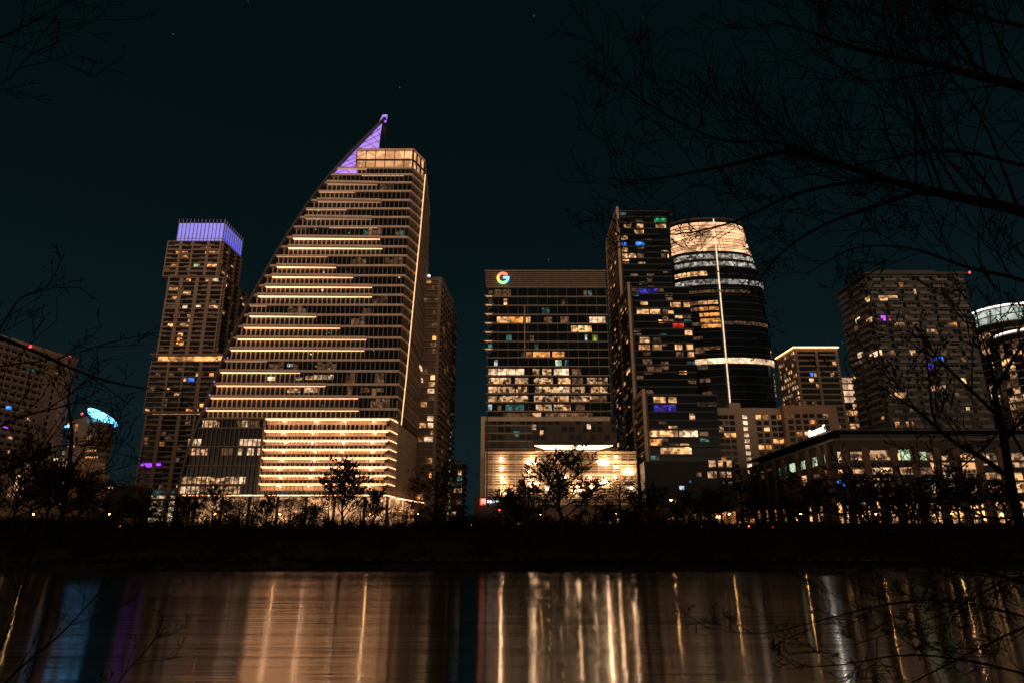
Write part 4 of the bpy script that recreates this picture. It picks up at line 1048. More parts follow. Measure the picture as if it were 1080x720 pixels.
# ================================================================== LEFT SIDE BUILDINGS
def leftside():
    zt = PZ(380, 330, 75)
    a = (-238.0, 255.0); c = (PX(73, 380, 328), 328.0); d = (PX(77, 380, 332), 331.0)
    root = thing('apartment_building', (-240, 300, ST), 'tall grainy brown apartment block cut by the frame edge with two red roof beacons', 'building')
    W = Windows(); body = [a, c, (c[0]+1.5, c[1]+4), (c[0]-30, c[1]+4), (a[0]-30, a[1])]
    bw = surf('left_block_wall', (.3,.22,.16), .85, .2, .3)
    part('wall', lambda q: q.prism(body, ST, zt), bw, root)
    f = Face(a, c); n = 27; h = (zt-ST)/n; rng = random.Random(8)
    part('parapet', lambda q: q.prism(offset_poly(body, .4), zt, zt+1.4), pale, root)
    q = MB(); f.box(q, f.L-1.6, f.L+.2, -.5, 1.0, ST, zt+1.2); q.build('end_wall', pale, root)
    for i in range(n):
        z = ST+i*h; q = MB(); f.box(q, 0, f.L-13, .05, 1.5, z-.2, z+.15); f.box(q, 0, f.L-13, 1.35, 1.5, z+.15, z+1.1); q.build('balcony_row', bw, root)
        for j in range(22):
            u = f.L*(j+.1)/22; key = 'x' if rng.random() > .09 else rng.choice('wodai')
            if u < f.L-14 or (j % 2 == 0 and u < f.L-4): W.add(f, u, u+2.3 if u < f.L-14 else u+1.2, z+h*.25, z+h*.82, key, 3 if key != 'x' else 0, .06)
    rects(W, f, [(28,387,38,391,'t'),(4,446,9,451,'p'),(6,428,12,434,'b'),(0,491,3,497,'b')])
    for (x, y) in ((31, 365.0), (74.5, 376.5)):
        u, _ = f.hit(x, y); p0 = f.pt(max(2, min(u, f.L-.6)), .3, 0); d_ = ray(x, y); pz = CAM.z + d_.z*(p0[1]/d_.y)
        p = (p0[0], p0[1], pz); part('beacon', lambda q: q.sphere(p, .75, 8, 5), lamp('beacon_red', (1,.02,.02), 6, False), root)
        part('beacon_post', lambda q: q.tube([(p[0],p[1],zt), (p[0],p[1],p[2]-.5)], [.15,.15], 5), darkm, root)
    W.build(root, KEYS)
    # round building with blue ring
    Y = 340.0; xc = PX(94, 470, Y); R = PX(108.5, 470, Y)-PX(85, 470, Y); R *= .6; z1 = PZ(444, Y, 97)
    root = thing('round_building', (xc, Y+R, ST), 'round-ended brown building under a glowing blue roof ring', 'building'); W = Windows()
    k = 28; circ = lambda r, c=(xc, Y+R): [(c[0]+r*math.cos(2*math.pi*i/k), c[1]+r*math.sin(2*math.pi*i/k)) for i in range(k)]
    part('wall', lambda q: q.prism(circ(R-.6), ST, z1), concd, root)
    n = 18; h = (z1-ST)/n
    for i in range(n): part('balcony_ring', lambda q: q.prism(circ(R), ST+i*h-.5, ST+i*h+.5), conc, root)
    def tilt(q):
        q.v = [(v[0], v[1], v[2] - (v[0]-xc)*.3 - (v[1]-Y-R)*.38 + 1.2) for v in q.v]
    part('roof_disc', lambda q: (q.prism(circ(R+.9), z1+2.3, z1+2.9), tilt(q)), darkm, root)
    bl = lamp('blue_ring', (.12,.5,1), 4)
    part('blue_soffit', lambda q: (q.prism(circ(R+.6), z1+1.7, z1+2.29), tilt(q)), bl, root)
    q = MB()
    for i in range(0, 28, 2): x, y = circ(R-.4)[i]; q.box(x-.2, x+.2, y-.2, y+.2, z1, z1+1.9)
    q.build('columns', darkm, root)
    xa, xb = PX(70, 470, Y-2), PX(87, 470, Y-2); zb = PZ(438, Y-2, 85)
    part('slab_wing', lambda q: q.prism([(xa, Y-2), (xb, Y-2), (xb, Y+14), (xa, Y+14)], ST, zb-3, [(xa, Y-2), (xb, Y-2), (xb, Y+14), (xa, Y+14)]), pale, root)
    part('wing_roof', lambda q: q.hexa([(xa,Y-2.3,zb-4.5),(xb,Y-2.3,zb-3),(xb,Y+14,zb-3),(xa,Y+14,zb-4.5),(xa,Y-2.3,zb-3),(xb,Y-2.3,zb),(xb,Y+14,zb),(xa,Y+14,zb-3)]), pale, root)
    part('blue_lamp', lambda q: q.box(xa-3, xa+.5, Y-2.5, Y-2.2, zb-6, zb-5), bl, root)
    fw = Face((xa, Y-2), (xb, Y-2))
    rects(W, fw, [(71,445,74.5,450,'a'),(79.5,447,82,454,'a'),(71,458,74,463,'x'),(79,461,82,465,'x'),(72,467,75,471,'w'),(76.5,467.5,79,471,'w'),(66,475,69,479,'w')])
    ff = Face((xc-R*.9, Y+R*.3), (xc+R*.9, Y+R*.05)); ff = Face((xc-R*.8, Y-.1), (xc+R*.8, Y-.1))
    rects(W, ff, [(84,458,88,464,'i'),(92,459,97,463,'w'),(83,470,95,473,'a'),(86,474,102,475.5,'w'),(90,481,103,482.5,'w'),(83,498,90,502,'w'),(90,492,104,494,'d'),(86,508,100,510,'d')])
    p = P(86.5, 436, Y-1); part('beacon', lambda q: q.sphere(p, .5, 8, 5), lamp('beacon_red', (1,.02,.02), 6, False), root)
    W.build(root, KEYS)
    # low warm building
    Y = 235.0; root = thing('low_building', (PX(30,520,Y), Y+10, ST), 'low brown building with tall amber windows behind the bank trees at the dim end', 'building'); W = Windows()
    lw = surf('ochre_wall', (.2,.125,.07), .85, .2, .3)
    part('wall', lambda q: q.box(PX(-60,520,Y), PX(72,520,Y), Y, Y+22, ST, PZ(494, Y, 40)), lw, root)
    part('upper_storey', lambda q: q.box(PX(20,490,Y), PX(75,490,Y), Y+2, Y+20, PZ(494,Y,40), PZ(481,Y,40)), surf('upper_wall', (.3,.23,.17), .85, .2, .3), root)
    part('roof_edge', lambda q: q.box(PX(-60,520,Y), PX(73,520,Y), Y-.6, Y+1.9, PZ(496,Y,40), PZ(493,Y,40)), concd, root)
    f = Face((PX(-60,520,Y), Y), (PX(72,520,Y), Y)); f2 = Face((PX(20,490,Y+2), Y+2), (PX(75,490,Y+2), Y+2))
    rects(W, f2, [(56,483,62,490,'i'),(62.5,484,68,491,'i'),(69,485,73,492,'o'),(27,486,31,491,'w')])
    rects(W, f, [(15,501,20,525,'w'),(21,502,32,526,'d'),(46,503,50,520,'a'),(33,518,37,530,'o'),(60,524,64,534,'w'),(8,512,12,524,'a'),(19,517,22,522,'r'),(52,520,57,530,'d'),(64,505,68,515,'d')])
    W.build(root, KEYS)
    Y = 300.0; root = thing('flat_building', (PX(125,535,Y), Y+6, ST), 'dark low flat-roofed building with a few white lamps beside the violet crowned tower', 'building'); W = Windows()
    part('wall', lambda q: q.box(PX(98,520,Y), PX(142,520,Y), Y, Y+14, ST, PZ(512,Y,120)), surf('annex_dark', (.05,.045,.04), .8, .2, .3), root)
    f = Face((PX(98,520,Y), Y), (PX(142,520,Y), Y)); part('roof_edge', lambda q: q.box(PX(97,520,Y), PX(143,520,Y), Y-.6, Y+15, PZ(512,Y,120), PZ(510.5,Y,120)), concd, root)
    rects(W, f, [(98,514,101,517,'w'),(107,515,113,517,'d'),(114,512.5,119,515,'i'),(109,517.5,117,518.5,'d'),(98,522,103,524,'b'),(86,526,99,528,'b')][:5]); W.build(root, KEYS)
leftside()

# ================================================================== STREET LEVEL
def lowshops():
    for (lab, x0, x1, yt, Y, lst) in [
        ('low dark street building with glowing amber shop openings below the stepped glass high-rise', 688, 800, 536, 222, [(703,545,711,552,'a'),(716,543,726,552,'a'),(731,541,738,550,'a'),(741,543,746,548,'a'),(751,541,760,552,'s'),(762,539,776,552,'a'),(779,546,783,551,'o'),(785,545,788,550,'o'),(791,547,796,551,'w')]),
        ('low dark street building with a few lit windows under the trees by the signs', 514, 572, 536, 226, [(535,551,541,555,'o'),(541,551,554,556,'w'),(576,548,582,553,'a'),(575,555,590,558,'a')][:2]),
        ('low street kiosk with warm lights between the bank trees at the garage', 634, 684, 540, 222, [(641,548,645,553,'o'),(650,546,654,552,'w'),(656,548,664,552,'a')]),
        ('low dark pavilion with orange windows beneath the brown apartment block', 30, 118, 546, 224, [(38,564,60,567,'a'),(67,556,74,566,'w'),(78,553,83,563,'a'),(96,554,112,564,'w')][1:])]:
        a, b = PX(x0, 545, Y), PX(x1, 545, Y); root = thing('street_building', ((a+b)/2, Y+6, ST), lab, 'building'); W = Windows()
        part('wall', lambda q: q.box(a, b, Y, Y+12, ST, PZ(yt, Y, (x0+x1)/2)), surf('street_wall', (.06,.045,.035), .85, .2, .4), root)
        part('roof', lambda q: q.box(a-.5, b+.5, Y-.8, Y+12.5, PZ(yt, Y, (x0+x1)/2), PZ(yt, Y, (x0+x1)/2)+.35), darkm, root)
        f = Face((a, Y), (b, Y)); z0 = ST+.3
        for (wx0, wy0, wx1, wy1, key) in lst:
            rects(W, f, [(wx0, wy0, wx1, min(wy1, 553), key)])
        W.build(root, KEYS)
lowshops()

def dark_low():
    Y = 225; x = P(502, 528, Y).x
    root = thing('corner_building', (PX(506,545,Y), Y+5, ST), 'narrow dark corner building carrying the red square sign and white lettering', 'building')
    part('wall', lambda q: q.box(PX(500,530,Y), PX(545,530,Y), Y, Y+10, ST, PZ(524.5,Y,520)), surf('corner_wall', (.05,.05,.045), .7, .2, .3), root)
    part('roof', lambda q: q.box(PX(499.5,530,Y), PX(545.5,530,Y), Y-.4, Y+10, PZ(524.5,Y,520), PZ(523.8,Y,520)), darkm, root)
    c = P(509.8, 528.4, Y-.6); s = thing('square_sign', c, 'small glowing red square sign with a pale ring beside a black pole', 'sign')
    part('panel', lambda q: q.box(c.x-1.05, c.x+1.05, c.y-.15, c.y+.15, c.z-1.05, c.z+1.05), lamp('sign_redpanel', (1,.03,.015), 2.2, False), s)
    q = MB()
    for (x0,x1,z0,z1) in ((-.62,.62,.34,.62),(-.62,.62,-.62,-.34),(-.62,-.34,-.34,.34),(.34,.62,-.34,.34)): q.box(c.x+x0, c.x+x1, c.y-.22, c.y-.16, c.z+z0, c.z+z1)
    q.build('ring', lamp('sign_ring', (1,.5,.4), 2, False), s)
    c = P(520.5, 528.6, Y-.5); s = thing('letter_sign', c, 'short row of small glowing white letters right of the red square sign', 'sign')
    for i in range(9):
        x = c.x-2.05+i*.46; hh = .95 if i in (3,) else .62; q = MB(); q.box(x, x+.12, c.y-.1, c.y+.1, c.z-.3, c.z-.3+hh); q.box(x, x+.34, c.y-.1, c.y+.1, c.z-.3, c.z-.16)
        if i % 2 == 0: q.box(x+.22, x+.34, c.y-.1, c.y+.1, c.z-.3, c.z+.32); q.box(x, x+.34, c.y-.1, c.y+.1, c.z+.2, c.z+.32)
        q.build('letter', lamp('sign_smallwhite', (.9,1,.95), 3.5, False), s)
dark_low()

def streetlamp(x, y_, z, h, label, group='street lamps along the river road', glow=True, e=900):
    r = thing('street_lamp', (x, y_, z), label, 'street lamp', group)
    part('pole', lambda q: q.tube([(x,y_,z),(x,y_,z+h*.6),(x,y_,z+h),(x-.5,y_,z+h+.35),(x-1.3,y_,z+h+.4)], [.13,.1,.08,.06,.05], 6), darkm, r)
    part('base', lambda q: q.cyl(x, y_, z, z+.5, .24, 8, .16), darkm, r)
    hd = part('lamp_head', lambda q: q.box(x-1.9, x-1.1, y_-.18, y_+.18, z+h+.32, z+h+.5), darkm, r)
    part('lamp_glass', lambda q: q.sphere((x-1.5,y_,z+h+.2), .3, 8, 5, .7), lamp('sodium', (1,.45,.1), 110 if glow else 24), hd)
    light_at('lamp_light', (x-1.5, y_, z+h-.25), (1,.5,.16), e, r, .25)
p = P(707.5, 527, 209.5); streetlamp(p.x+1.5, 209.5, ST, p.z-ST-.2, 'single bright amber street lamp below the dark stepped glass high-rise', None, True, 1300)
for (px, lab) in [(40,'amber street lamp behind the trees by the low brown building'),(120,'amber street lamp in front of the dark flat-roofed building'),(232,'amber street lamp before the dark glass end of the sail-shaped tower'),
                  (300,'amber street lamp before the glowing grid of the sail-shaped tower'),(395,'amber street lamp before the lit corner of the sail-shaped tower'),(447,'street lamp low between the evergreen and the sail-shaped tower'),
                  (575,'street lamp behind the big bare tree by the screened garage'),(655,'street lamp at the right end of the screened garage'),
                  (775,'street lamp in front of the amber shop openings'),(850,'street lamp by the left end of the brown-piered office building'),(930,'street lamp before the middle of the brown-piered office building'),(1010,'street lamp before the brightest shops at the far right')]:
    x = PX(px, 545, 208.5); streetlamp(x, 208.5, ST, 4.6, lab, 'street lamps along the river road', False, 420)

# traffic light and tall pole by the gap
p = P(498, 554, 214); r = thing('traffic_light', (p.x, 214, ST), 'traffic signal showing red in the dark gap between the towers', 'traffic light')
part('pole', lambda q: q.tube([(p.x,214,ST),(p.x,214,p.z+1)], [.1,.08], 6), darkm, r)
hs = part('housing', lambda q: q.box(p.x-.35, p.x+.35, 213.6, 213.95, p.z-1.3, p.z+.6), darkm, r)
part('red_lens', lambda q: q.sphere((p.x,213.5,p.z), .42, 8, 5), lamp('signal_red', (1,.03,.01), 110, False), hs)
p = P(526.5, 537.3, 213); r = thing('traffic_light', (p.x, 213, ST), 'small traffic signal showing red below the white lettering', 'traffic light')
part('pole', lambda q: q.tube([(p.x,213,ST),(p.x,213,p.z+1)], [.1,.08], 6), darkm, r)
hs = part('housing', lambda q: q.box(p.x-.3, p.x+.3, 212.7, 212.95, p.z-1.2, p.z+.5), darkm, r)
part('red_lens', lambda q: q.sphere((p.x,212.6,p.z), .24, 8, 5), lamp('signal_red', (1,.03,.01), 110, False), hs)
p0 = P(513, 552, 186.8); p1 = P(513.5, 440, 186.8); r = thing('utility_pole', (p0.x, 186.8, ST), 'tall thin black pole standing in front of the screened garage corner', 'pole')
part('shaft', lambda q: q.tube([(p0.x,186.8,ST),(p0.x,186.8,p1.z)], [.2,.13], 8), darkm, r); part('pole_cap', lambda q: q.cyl(p0.x, 186.8, p1.z, p1.z+.3, .2, 8), darkm, r)

# cars on the road
def car(px, Y, flip, paint, label):
    x = PX(px, 552, Y); L = 4.4; r = thing('car', (x, Y, ST), label, 'car', 'cars driving along the river road'); s = -1 if flip else 1
    X = lambda t: x + s*t
    def body(q):
        prof = [(-2.2,.35),(-2.2,.85),(-1.9,.95),(1.1,.92),(2.1,.72),(2.2,.4)]
        q.add([(X(a), Y-.85, ST+b) for a, b in prof]+[(X(a), Y+.85, ST+b) for a, b in prof],
              [tuple(range(6)), tuple(range(6,12))[::-1]]+[(i,(i+1)%6,(i+1)%6+6,i+6) for i in range(6)])
    part('body', body, paint, r)
    def cab(q):
        prof = [(-1.9,.95),(-1.3,1.42),(.2,1.45),(1.05,.92)]
        q.add([(X(a), Y-.72, ST+b) for a, b in prof]+[(X(a), Y+.72, ST+b) for a, b in prof], [(0,1,2,3),(7,6,5,4)]+[(i,(i+1)%4,(i+1)%4+4,i+4) for i in range(4)])
    part('cabin', cab, glass, r)
    for a in (-1.35, 1.35):
        for b in (-.86, .86):
            q = MB(); k = 12; q.add([(X(a)+.33*math.cos(2*math.pi*i/k), Y+b+d, ST+.34+.33*math.sin(2*math.pi*i/k)) for d in (-.1,.1) for i in range(k)], [tuple(range(k)), tuple(range(k,2*k))[::-1]]+[(i,(i+1)%k,(i+1)%k+k,i+k) for i in range(k)])
            wh = q.build('wheel', rubber, r); q = MB(); q.add([(X(a)+.19*math.cos(2*math.pi*i/k), Y+b+d, ST+.34+.19*math.sin(2*math.pi*i/k)) for d in (-.12,.12) for i in range(k)], [tuple(range(k)), tuple(range(k,2*k))[::-1]]+[(i,(i+1)%k,(i+1)%k+k,i+k) for i in range(k)]); q.build('rim', cream, wh)
    for b in (-.7, .7):
        part('tail_light', lambda q: q.box(min(X(-2.25),X(-1.95)), max(X(-2.25),X(-1.95)), Y+b-.17, Y+b+.17, ST+.66, ST+.88), lamp('tail_red', (1,.02,.01), 130, False), r)
        part('headlight', lambda q: q.box(min(X(2.12),X(2.2)), max(X(2.12),X(2.2)), Y+b-.15, Y+b+.15, ST+.5, ST+.68), lamp('head_white', (1,.95,.85), 8, False), r)
red = surf('car_red', (.3,.01,.01), .3, .1, 1); wht = surf('car_white', (.7,.7,.68), .3, .1, 1); gry = surf('car_grey', (.12,.12,.13), .3, .1, 1)
for a in [(521,192,False,gry,'grey car below the white lettering sign'),(686,193,False,gry,'grey car under the tall amber street lamp'),(722,192.5,True,red,'red car in front of the amber shop openings'),(747,193,False,wht,'white car in front of the widest amber shop opening'),
          (769,192,True,red,'red car at the right of the amber shop openings'),(797,194,False,wht,'white car before the left wing of the brown-piered building'),(806,200,True,red,'red car by the receding wing of the brown-piered building'),(120,193,True,gry,'grey car by the dark flat-roofed building'),(735,200,True,red,'red car in the far lane behind the white car')]: car(*a)

# ================================================================== TREES ON THE FAR BANK
def branch(q, p, d, L, r, lev, rng, up=.25, kids=(5,5,4), seg=4, twig=.03, wob=.22, buds=None, k=None):
    pts = [p]; rs = [r]; dd = d.normalized()
    for i in range(seg):
        dd = (dd + Vector((rng.uniform(-wob,wob), rng.uniform(-wob,wob), rng.uniform(-wob,wob)+up*.12))).normalized()
        pts.append(pts[-1] + dd*(L/seg)); rs.append(max(twig, r*(1-(i+1)/seg*.75)))
    q.tube(pts, rs, k or (5 if lev == 0 else 3))
    if buds and lev >= len(kids)-1:
        for j in range(1, len(pts)):
            if rng.random() < buds[1]: buds[0].octa(pts[j]+Vector((rng.uniform(-1,1),rng.uniform(-1,1),rng.uniform(-1,1)))*twig*1.5, twig*rng.uniform(2,3.6), twig*rng.uniform(2.5,4.5))
    if lev < len(kids):
        for c in range(kids[lev]):
            t = .25 + .75*(c+rng.random())/kids[lev]; i = min(seg-1, int(t*seg)); fr = t*seg-i
            pp = pts[i].lerp(pts[i+1], fr); ax = (pts[i+1]-pts[i]).normalized()
            side = Vector((rng.uniform(-1,1), rng.uniform(-1,1), rng.uniform(-.6,1))); side -= ax*side.dot(ax)
            if side.length < .05: continue
            nd = (ax*rng.uniform(.45,.9) + side.normalized()*rng.uniform(.5,.9) + Vector((0,0,up))).normalized()
            branch(q, pp, nd, L*rng.uniform(.42,.68)*(1-.3*t), max(twig, rs[i]*.55), lev+1, rng, up, kids, max(3, seg-1), twig, wob, buds)
def bare_proto(h, seed, spread=.9, twig=.045):
    rng = random.Random(seed); tr = MB(); cr = MB(); pts = [Vector((0,0,-.6))]; n = 6
    for i in range(n): pts.append(pts[-1]+Vector((rng.uniform(-.25,.25), rng.uniform(-.25,.25), h*.8/n)))
    R = h*.017
    tr.tube(pts, [R*1.4]+[R*(1-.8*i/n) for i in range(1, n+1)], 7)
    for c in range(15):
        t = .3+.7*c/15; i = min(n-1, int(t*n)); p = pts[i].lerp(pts[i+1], t*n-i); a = c*2.4+rng.uniform(-.4,.4)
        d = Vector((math.cos(a)*spread, math.sin(a)*spread, .75+t*.6))
        branch(cr, p, d, h*(.46-.2*t)*rng.uniform(.85,1.2), R*.42, 0, rng, .2, (6,5,4), 4, twig)
    return tr, cr
def leaf_proto(h, seed, w=.34, dens=2600, z0=.2):
    rng = random.Random(seed); tr = MB(); cr = MB(); R = h*.02
    tr.tube([Vector((0,0,-.6)), Vector((.1,0,h*.3)), Vector((-.1,.1,h*.6)), Vector((0,0,h*.9))], [R*1.3, R, R*.6, R*.15], 7)
    cl = []
    for c in range(34):
        t = rng.random(); z = h*(z0+(1-z0)*t); rr = h*w*math.sin(math.pi*min(1, .2+.8*(1-t)**.8))*rng.uniform(.3,1); a = rng.uniform(0,6.28)
        c0 = Vector((rr*math.cos(a), rr*math.sin(a), z)); cl.append((c0, h*rng.uniform(.05,.12)))
        cr.tube([Vector((0,0,max(.1*h,z-h*.12))), c0], [R*.3, R*.1], 3)
    for i in range(dens):
        c0, r = rng.choice(cl); v = Vector((rng.gauss(0,1),rng.gauss(0,1),rng.gauss(0,.8)))*r*.75; c = c0+v
        s = h*rng.uniform(.008,.018); a = Vector((rng.uniform(-1,1),rng.uniform(-1,1),rng.uniform(-1,1))).normalized(); b = a.cross(Vector((rng.uniform(-1,1),rng.uniform(-1,1),rng.uniform(-1,1)))).normalized()
        cr.add([c-a*s, c-b*s*.6, c+a*s, c+b*s*.6], [(0,1,2,3)])
    return tr, cr
protos = {}
def proto_mesh(key):
    if key not in protos:
        kind, sd = key
        tr, cr = bare_proto(12, sd, [.8,1.0,.6][sd % 3]) if kind == 'bare' else (bare_proto(12, sd, .75, .038) if kind == 'big' else (leaf_proto(10, sd) if kind == 'leaf' else leaf_proto(10, sd, .42, 3400, .05)))
        base = 10 if kind in ('leaf', 'bush') else 12
        protos[key] = (tr.mesh('trunk', bark), cr.mesh('crown', bark if kind in ('bare','big') else leafm), base)
    return protos[key]
trees = [
 (14,478,176,'bare',1,'bare tree on the far bank before the brown apartment block, farthest left'),
 (48,492,172,'bare',2,'bare spreading tree on the bank in front of the tall amber windows'),
 (84,505,178,'bare',3,'bare tree on the bank under the round building with the blue ring'),
 (112,512,170,'leaf',1,'dark bushy tree on the bank beside the dark flat-roofed building'),
 (140,520,176,'bare',4,'small bare tree on the bank in front of the foot of the violet crowned tower'),
 (170,528,180,'bush',2,'wide dark shrub-like tree below the violet lit window strip'),
 (199,524,172,'bare',5,'bare tree before the lower left corner of the sail-shaped tower'),
 (224,518,178,'bare',1,'taller bare tree before the dark glass end of the sail-shaped tower'),
 (252,530,170,'bush',1,'dark round shrub below the dark glass end of the sail-shaped tower'),
 (280,526,176,'bare',2,'forked bare tree below the left edge of the glowing grid'),
 (306,534,170,'leaf',2,'small dark leafy tree below the glowing grid'),
 (331,527,178,'bare',3,'bare tree below the middle of the glowing grid'),
 (365,498,176,'bare',4,'tall bare tree rising in front of the glowing grid near its right half'),
 (395,522,172,'bare',5,'bare tree below the lit corner of the glowing grid'),
 (428,530,178,'bush',3,'dark bush under the right lobby corner of the sail-shaped tower'),
 (459,504,170,'leaf',3,'dense black evergreen standing before the gap between the towers'),
 (483,536,178,'leaf',4,'low dark tree just right of the dense black evergreen'),
 (534,512,182,'bare',6,'bare tree behind the black pole before the screened garage'),
 (557,516,174,'bare',1,'bare tree left of the big central one before the screened garage'),
 (594,468,176,'big',9,'big tall bare tree with a straight dark trunk before the glowing canopy'),
 (628,518,180,'leaf',5,'rusty leafed tree right of the big central bare tree'),
 (655,503,178,'bush',4,'wide twiggy tree covering the right end of the screened garage'),
 (682,512,172,'bare',3,'bare tree between the screened garage and the amber street lamp'),
 (712,536,186.5,'leaf',1,'small leafy tree lit by the tall amber street lamp'),
 (733,522,176,'bare',4,'bare tree in front of the dark annex right of the amber lamp'),
 (757,520,172,'bare',5,'bare tree before the widest amber shop opening'),
 (783,508,182,'leaf',2,'dense dark tree before the foot of the pale apartment block'),
 (812,516,180,'bush',5,'broad dark tree before the receding wing of the brown-piered building'),
 (838,520,172,'bare',2,'bare tree below the greenish lit windows'),
 (866,508,178,'bare',6,'bare tree below the glowing rooftop letters'),
 (896,512,172,'bare',1,'bare tree right of the rooftop letters, before the brown piers'),
 (928,505,178,'bare',4,'bare tree before the middle of the brown-piered building'),
 (962,514,172,'bare',3,'bare tree below the greenish pair of windows'),
 (992,510,180,'bare',5,'bare tree before the brightest stacked windows'),
 (1026,506,174,'bare',2,'bare tree on the far bank left of the near trunk'),
 (1060,512,178,'bare',6,'bare tree on the far bank, rightmost of the far shore'),
 (30,522,160,'bush',1,'low black bush by the water left of the leaning bare trunk'),
 (98,530,158,'bush',4,'low black bush by the water right of the leaning bare trunk'),
 (155,534,166,'leaf',5,'low dark tree left of the violet window strip reflection'),
 (186,520,184,'leaf',3,'dark tree touching the foot of the curved tower edge'),
 (238,536,160,'bush',5,'low bush near the water below the dark glass end'),
 (266,528,184,'leaf',4,'dark tree between the dark glass end and glowing grid'),
 (318,520,184,'leaf',1,'dark tree before the lobby under the lit grid'),
 (346,524,183,'bush',2,'dense bush left of the tall bare tree before the lit grid'),
 (380,530,184,'leaf',5,'dark tree right of the tall bare tree before the lit grid'),
 (410,536,164,'bush',1,'low bush near the water below the lobby corner'),
 (442,520,184,'leaf',2,'dark tree hugging the left side of the dense black evergreen'),
 (512,540,160,'bush',4,'low bush near the water below the tall black pole'),
 (545,526,184,'leaf',3,'dark tree between black pole and central bare tree'),
 (575,532,184,'bush',5,'dense bush left of the central bare trunk'),
 (612,528,184,'leaf',4,'dark tree right of the central bare trunk'),
 (641,520,184,'leaf',1,'dark tree before the right half of the screened garage'),
 (670,518,184,'leaf',2,'dark tree at the right corner of the screened garage'),
 (700,540,162,'bush',3,'low bush near the water below the tall amber lamp'),
 (746,532,160,'leaf',5,'dark tree near the water below the dark annex'),
 (798,506,184,'leaf',3,'tall dark tree at the far end of the receding brick-piered wing'),
 (850,536,160,'bush',2,'low bush near the water below the rooftop letters'),
 (910,532,160,'bare',3,'bare sapling near the water below the brown piers'),
 (975,530,162,'bush',5,'low bush near the water below the brightest stacked windows'),
]
rt = random.Random(77)
for (px, yt, Y, kind, sd, lab) in trees:
    x = PX(px, 545, Y); z0 = ground_z(Y); h = PZ(yt, Y, px)-z0
    tm, cm, base = proto_mesh((kind, sd)); s = h/base/(1.02 if kind in ('bare','big') else 1.0)
    r = bpy.data.objects.new('bank_tree', None); COL.objects.link(r); r.location = (x, Y, z0); r.rotation_euler = (0,0,rt.uniform(0,6.28)); r.scale = (s*rt.uniform(1.3,1.75), s*rt.uniform(1.25,1.8), s*rt.uniform(.95,1.25))
    tag(r, lab, 'tree', 'trees on the far river bank')
    for nm, me in (('trunk', tm), ('crown', cm)):
        o = bpy.data.objects.new(nm, me); COL.objects.link(o); o.parent = r

# undergrowth along the bank
def undergrowth():
    rng = random.Random(12); q = MB()
    for i in range(5200):
        x = rng.uniform(-190, 190); Y = SH+rng.choice([rng.uniform(3,7), rng.uniform(12,38), rng.uniform(20,39)]); z = ground_z(Y)
        dens = .5+.5*math.sin(x*.11)*math.sin(x*.037+2)
        if rng.random() > .45+.5*dens: continue
        h = rng.uniform(.8, 3.4)*(.7+.5*dens)*(0.45 if Y < SH+8 else 1)
        for k in range(4):
            d = Vector((rng.uniform(-.6,.6), rng.uniform(-.4,.4), 1)); p = Vector((x+rng.uniform(-.5,.5), Y, z-.1)); e = p+d*h*rng.uniform(.5,1)
            q.tube([p, p.lerp(e,.5)+Vector((rng.uniform(-.2,.2),0,0)), e], [.05,.035,.02], 3)
            for l in range(4):
                c = p.lerp(e, rng.uniform(.35,1)); s = rng.uniform(.12,.34); a = Vector((rng.uniform(-1,1),rng.uniform(-1,1),rng.uniform(-1,1)))
                b = Vector((rng.uniform(-1,1),rng.uniform(-1,1),rng.uniform(-1,1))); q.add([c-a*s, c-b*s, c+a*s, c+b*s], [(0,1,2,3)])
    for i in range(1700):
        x = rng.uniform(-170, 170); cl = math.sin(x*.23)*math.sin(x*.071+1)+.6*math.sin(x*.9)
        if rng.random() > .35+.5*cl: continue
        Y = SH+rng.uniform(-1.0, 2.5); z = max(0, ground_z(Y)); h = rng.uniform(.3, 1.1)+1.3*max(0, cl)*rng.random()
        for k in range(5):
            p = Vector((x+rng.uniform(-.6,.6), Y, z-.1)); e = p+Vector((rng.uniform(-.7,.7), rng.uniform(-.9,.2), 1))*h*rng.uniform(.5,1)
            q.tube([p, p.lerp(e,.5), e], [.05,.035,.02], 3)
            for l in range(5):
                c = p.lerp(e, rng.uniform(.2,1)); s = rng.uniform(.08,.26); a = Vector((rng.uniform(-1,1),rng.uniform(-1,1),rng.uniform(-1,1)))
                b = Vector((rng.uniform(-1,1),rng.uniform(-1,1),rng.uniform(-1,1))); q.add([c-a*s, c-b*s, c+a*s, c+b*s], [(0,1,2,3)])
    for i in range(2300):
        x = rng.uniform(-200, 175); Y = rng.uniform(178, 185); z = ground_z(Y); dens = .5+.5*math.sin(x*.16+1)*math.sin(x*.05)
        if x > 55 and rng.random() < .75: continue
        h = rng.uniform(1.5, 3.6)+3.6*dens*rng.random()
        for k in range(6):
            p = Vector((x+rng.uniform(-.5,.5), Y, z-.1)); e = p+Vector((rng.uniform(-.5,.5), rng.uniform(-.3,.3), 1))*h*rng.uniform(.5,1)
            q.tube([p, p.lerp(e,.5)+Vector((rng.uniform(-.2,.2),0,0)), e], [.05,.035,.02], 3)
            for l in range(6):
                c = p.lerp(e, rng.uniform(.35,1))+Vector((rng.uniform(-.3,.3),0,rng.uniform(-.2,.2))); s = rng.uniform(.08,.22); a = Vector((rng.uniform(-1,1),rng.uniform(-1,1),rng.uniform(-1,1)))
                b = Vector((rng.uniform(-1,1),rng.uniform(-1,1),rng.uniform(-1,1))); q.add([c-a*s, c-b*s, c+a*s, c+b*s], [(0,1,2,3)])
    o = q.build('undergrowth', leafm); o['kind'] = 'stuff'; o['label'] = 'dark winter scrub covering the far river bank'
undergrowth()

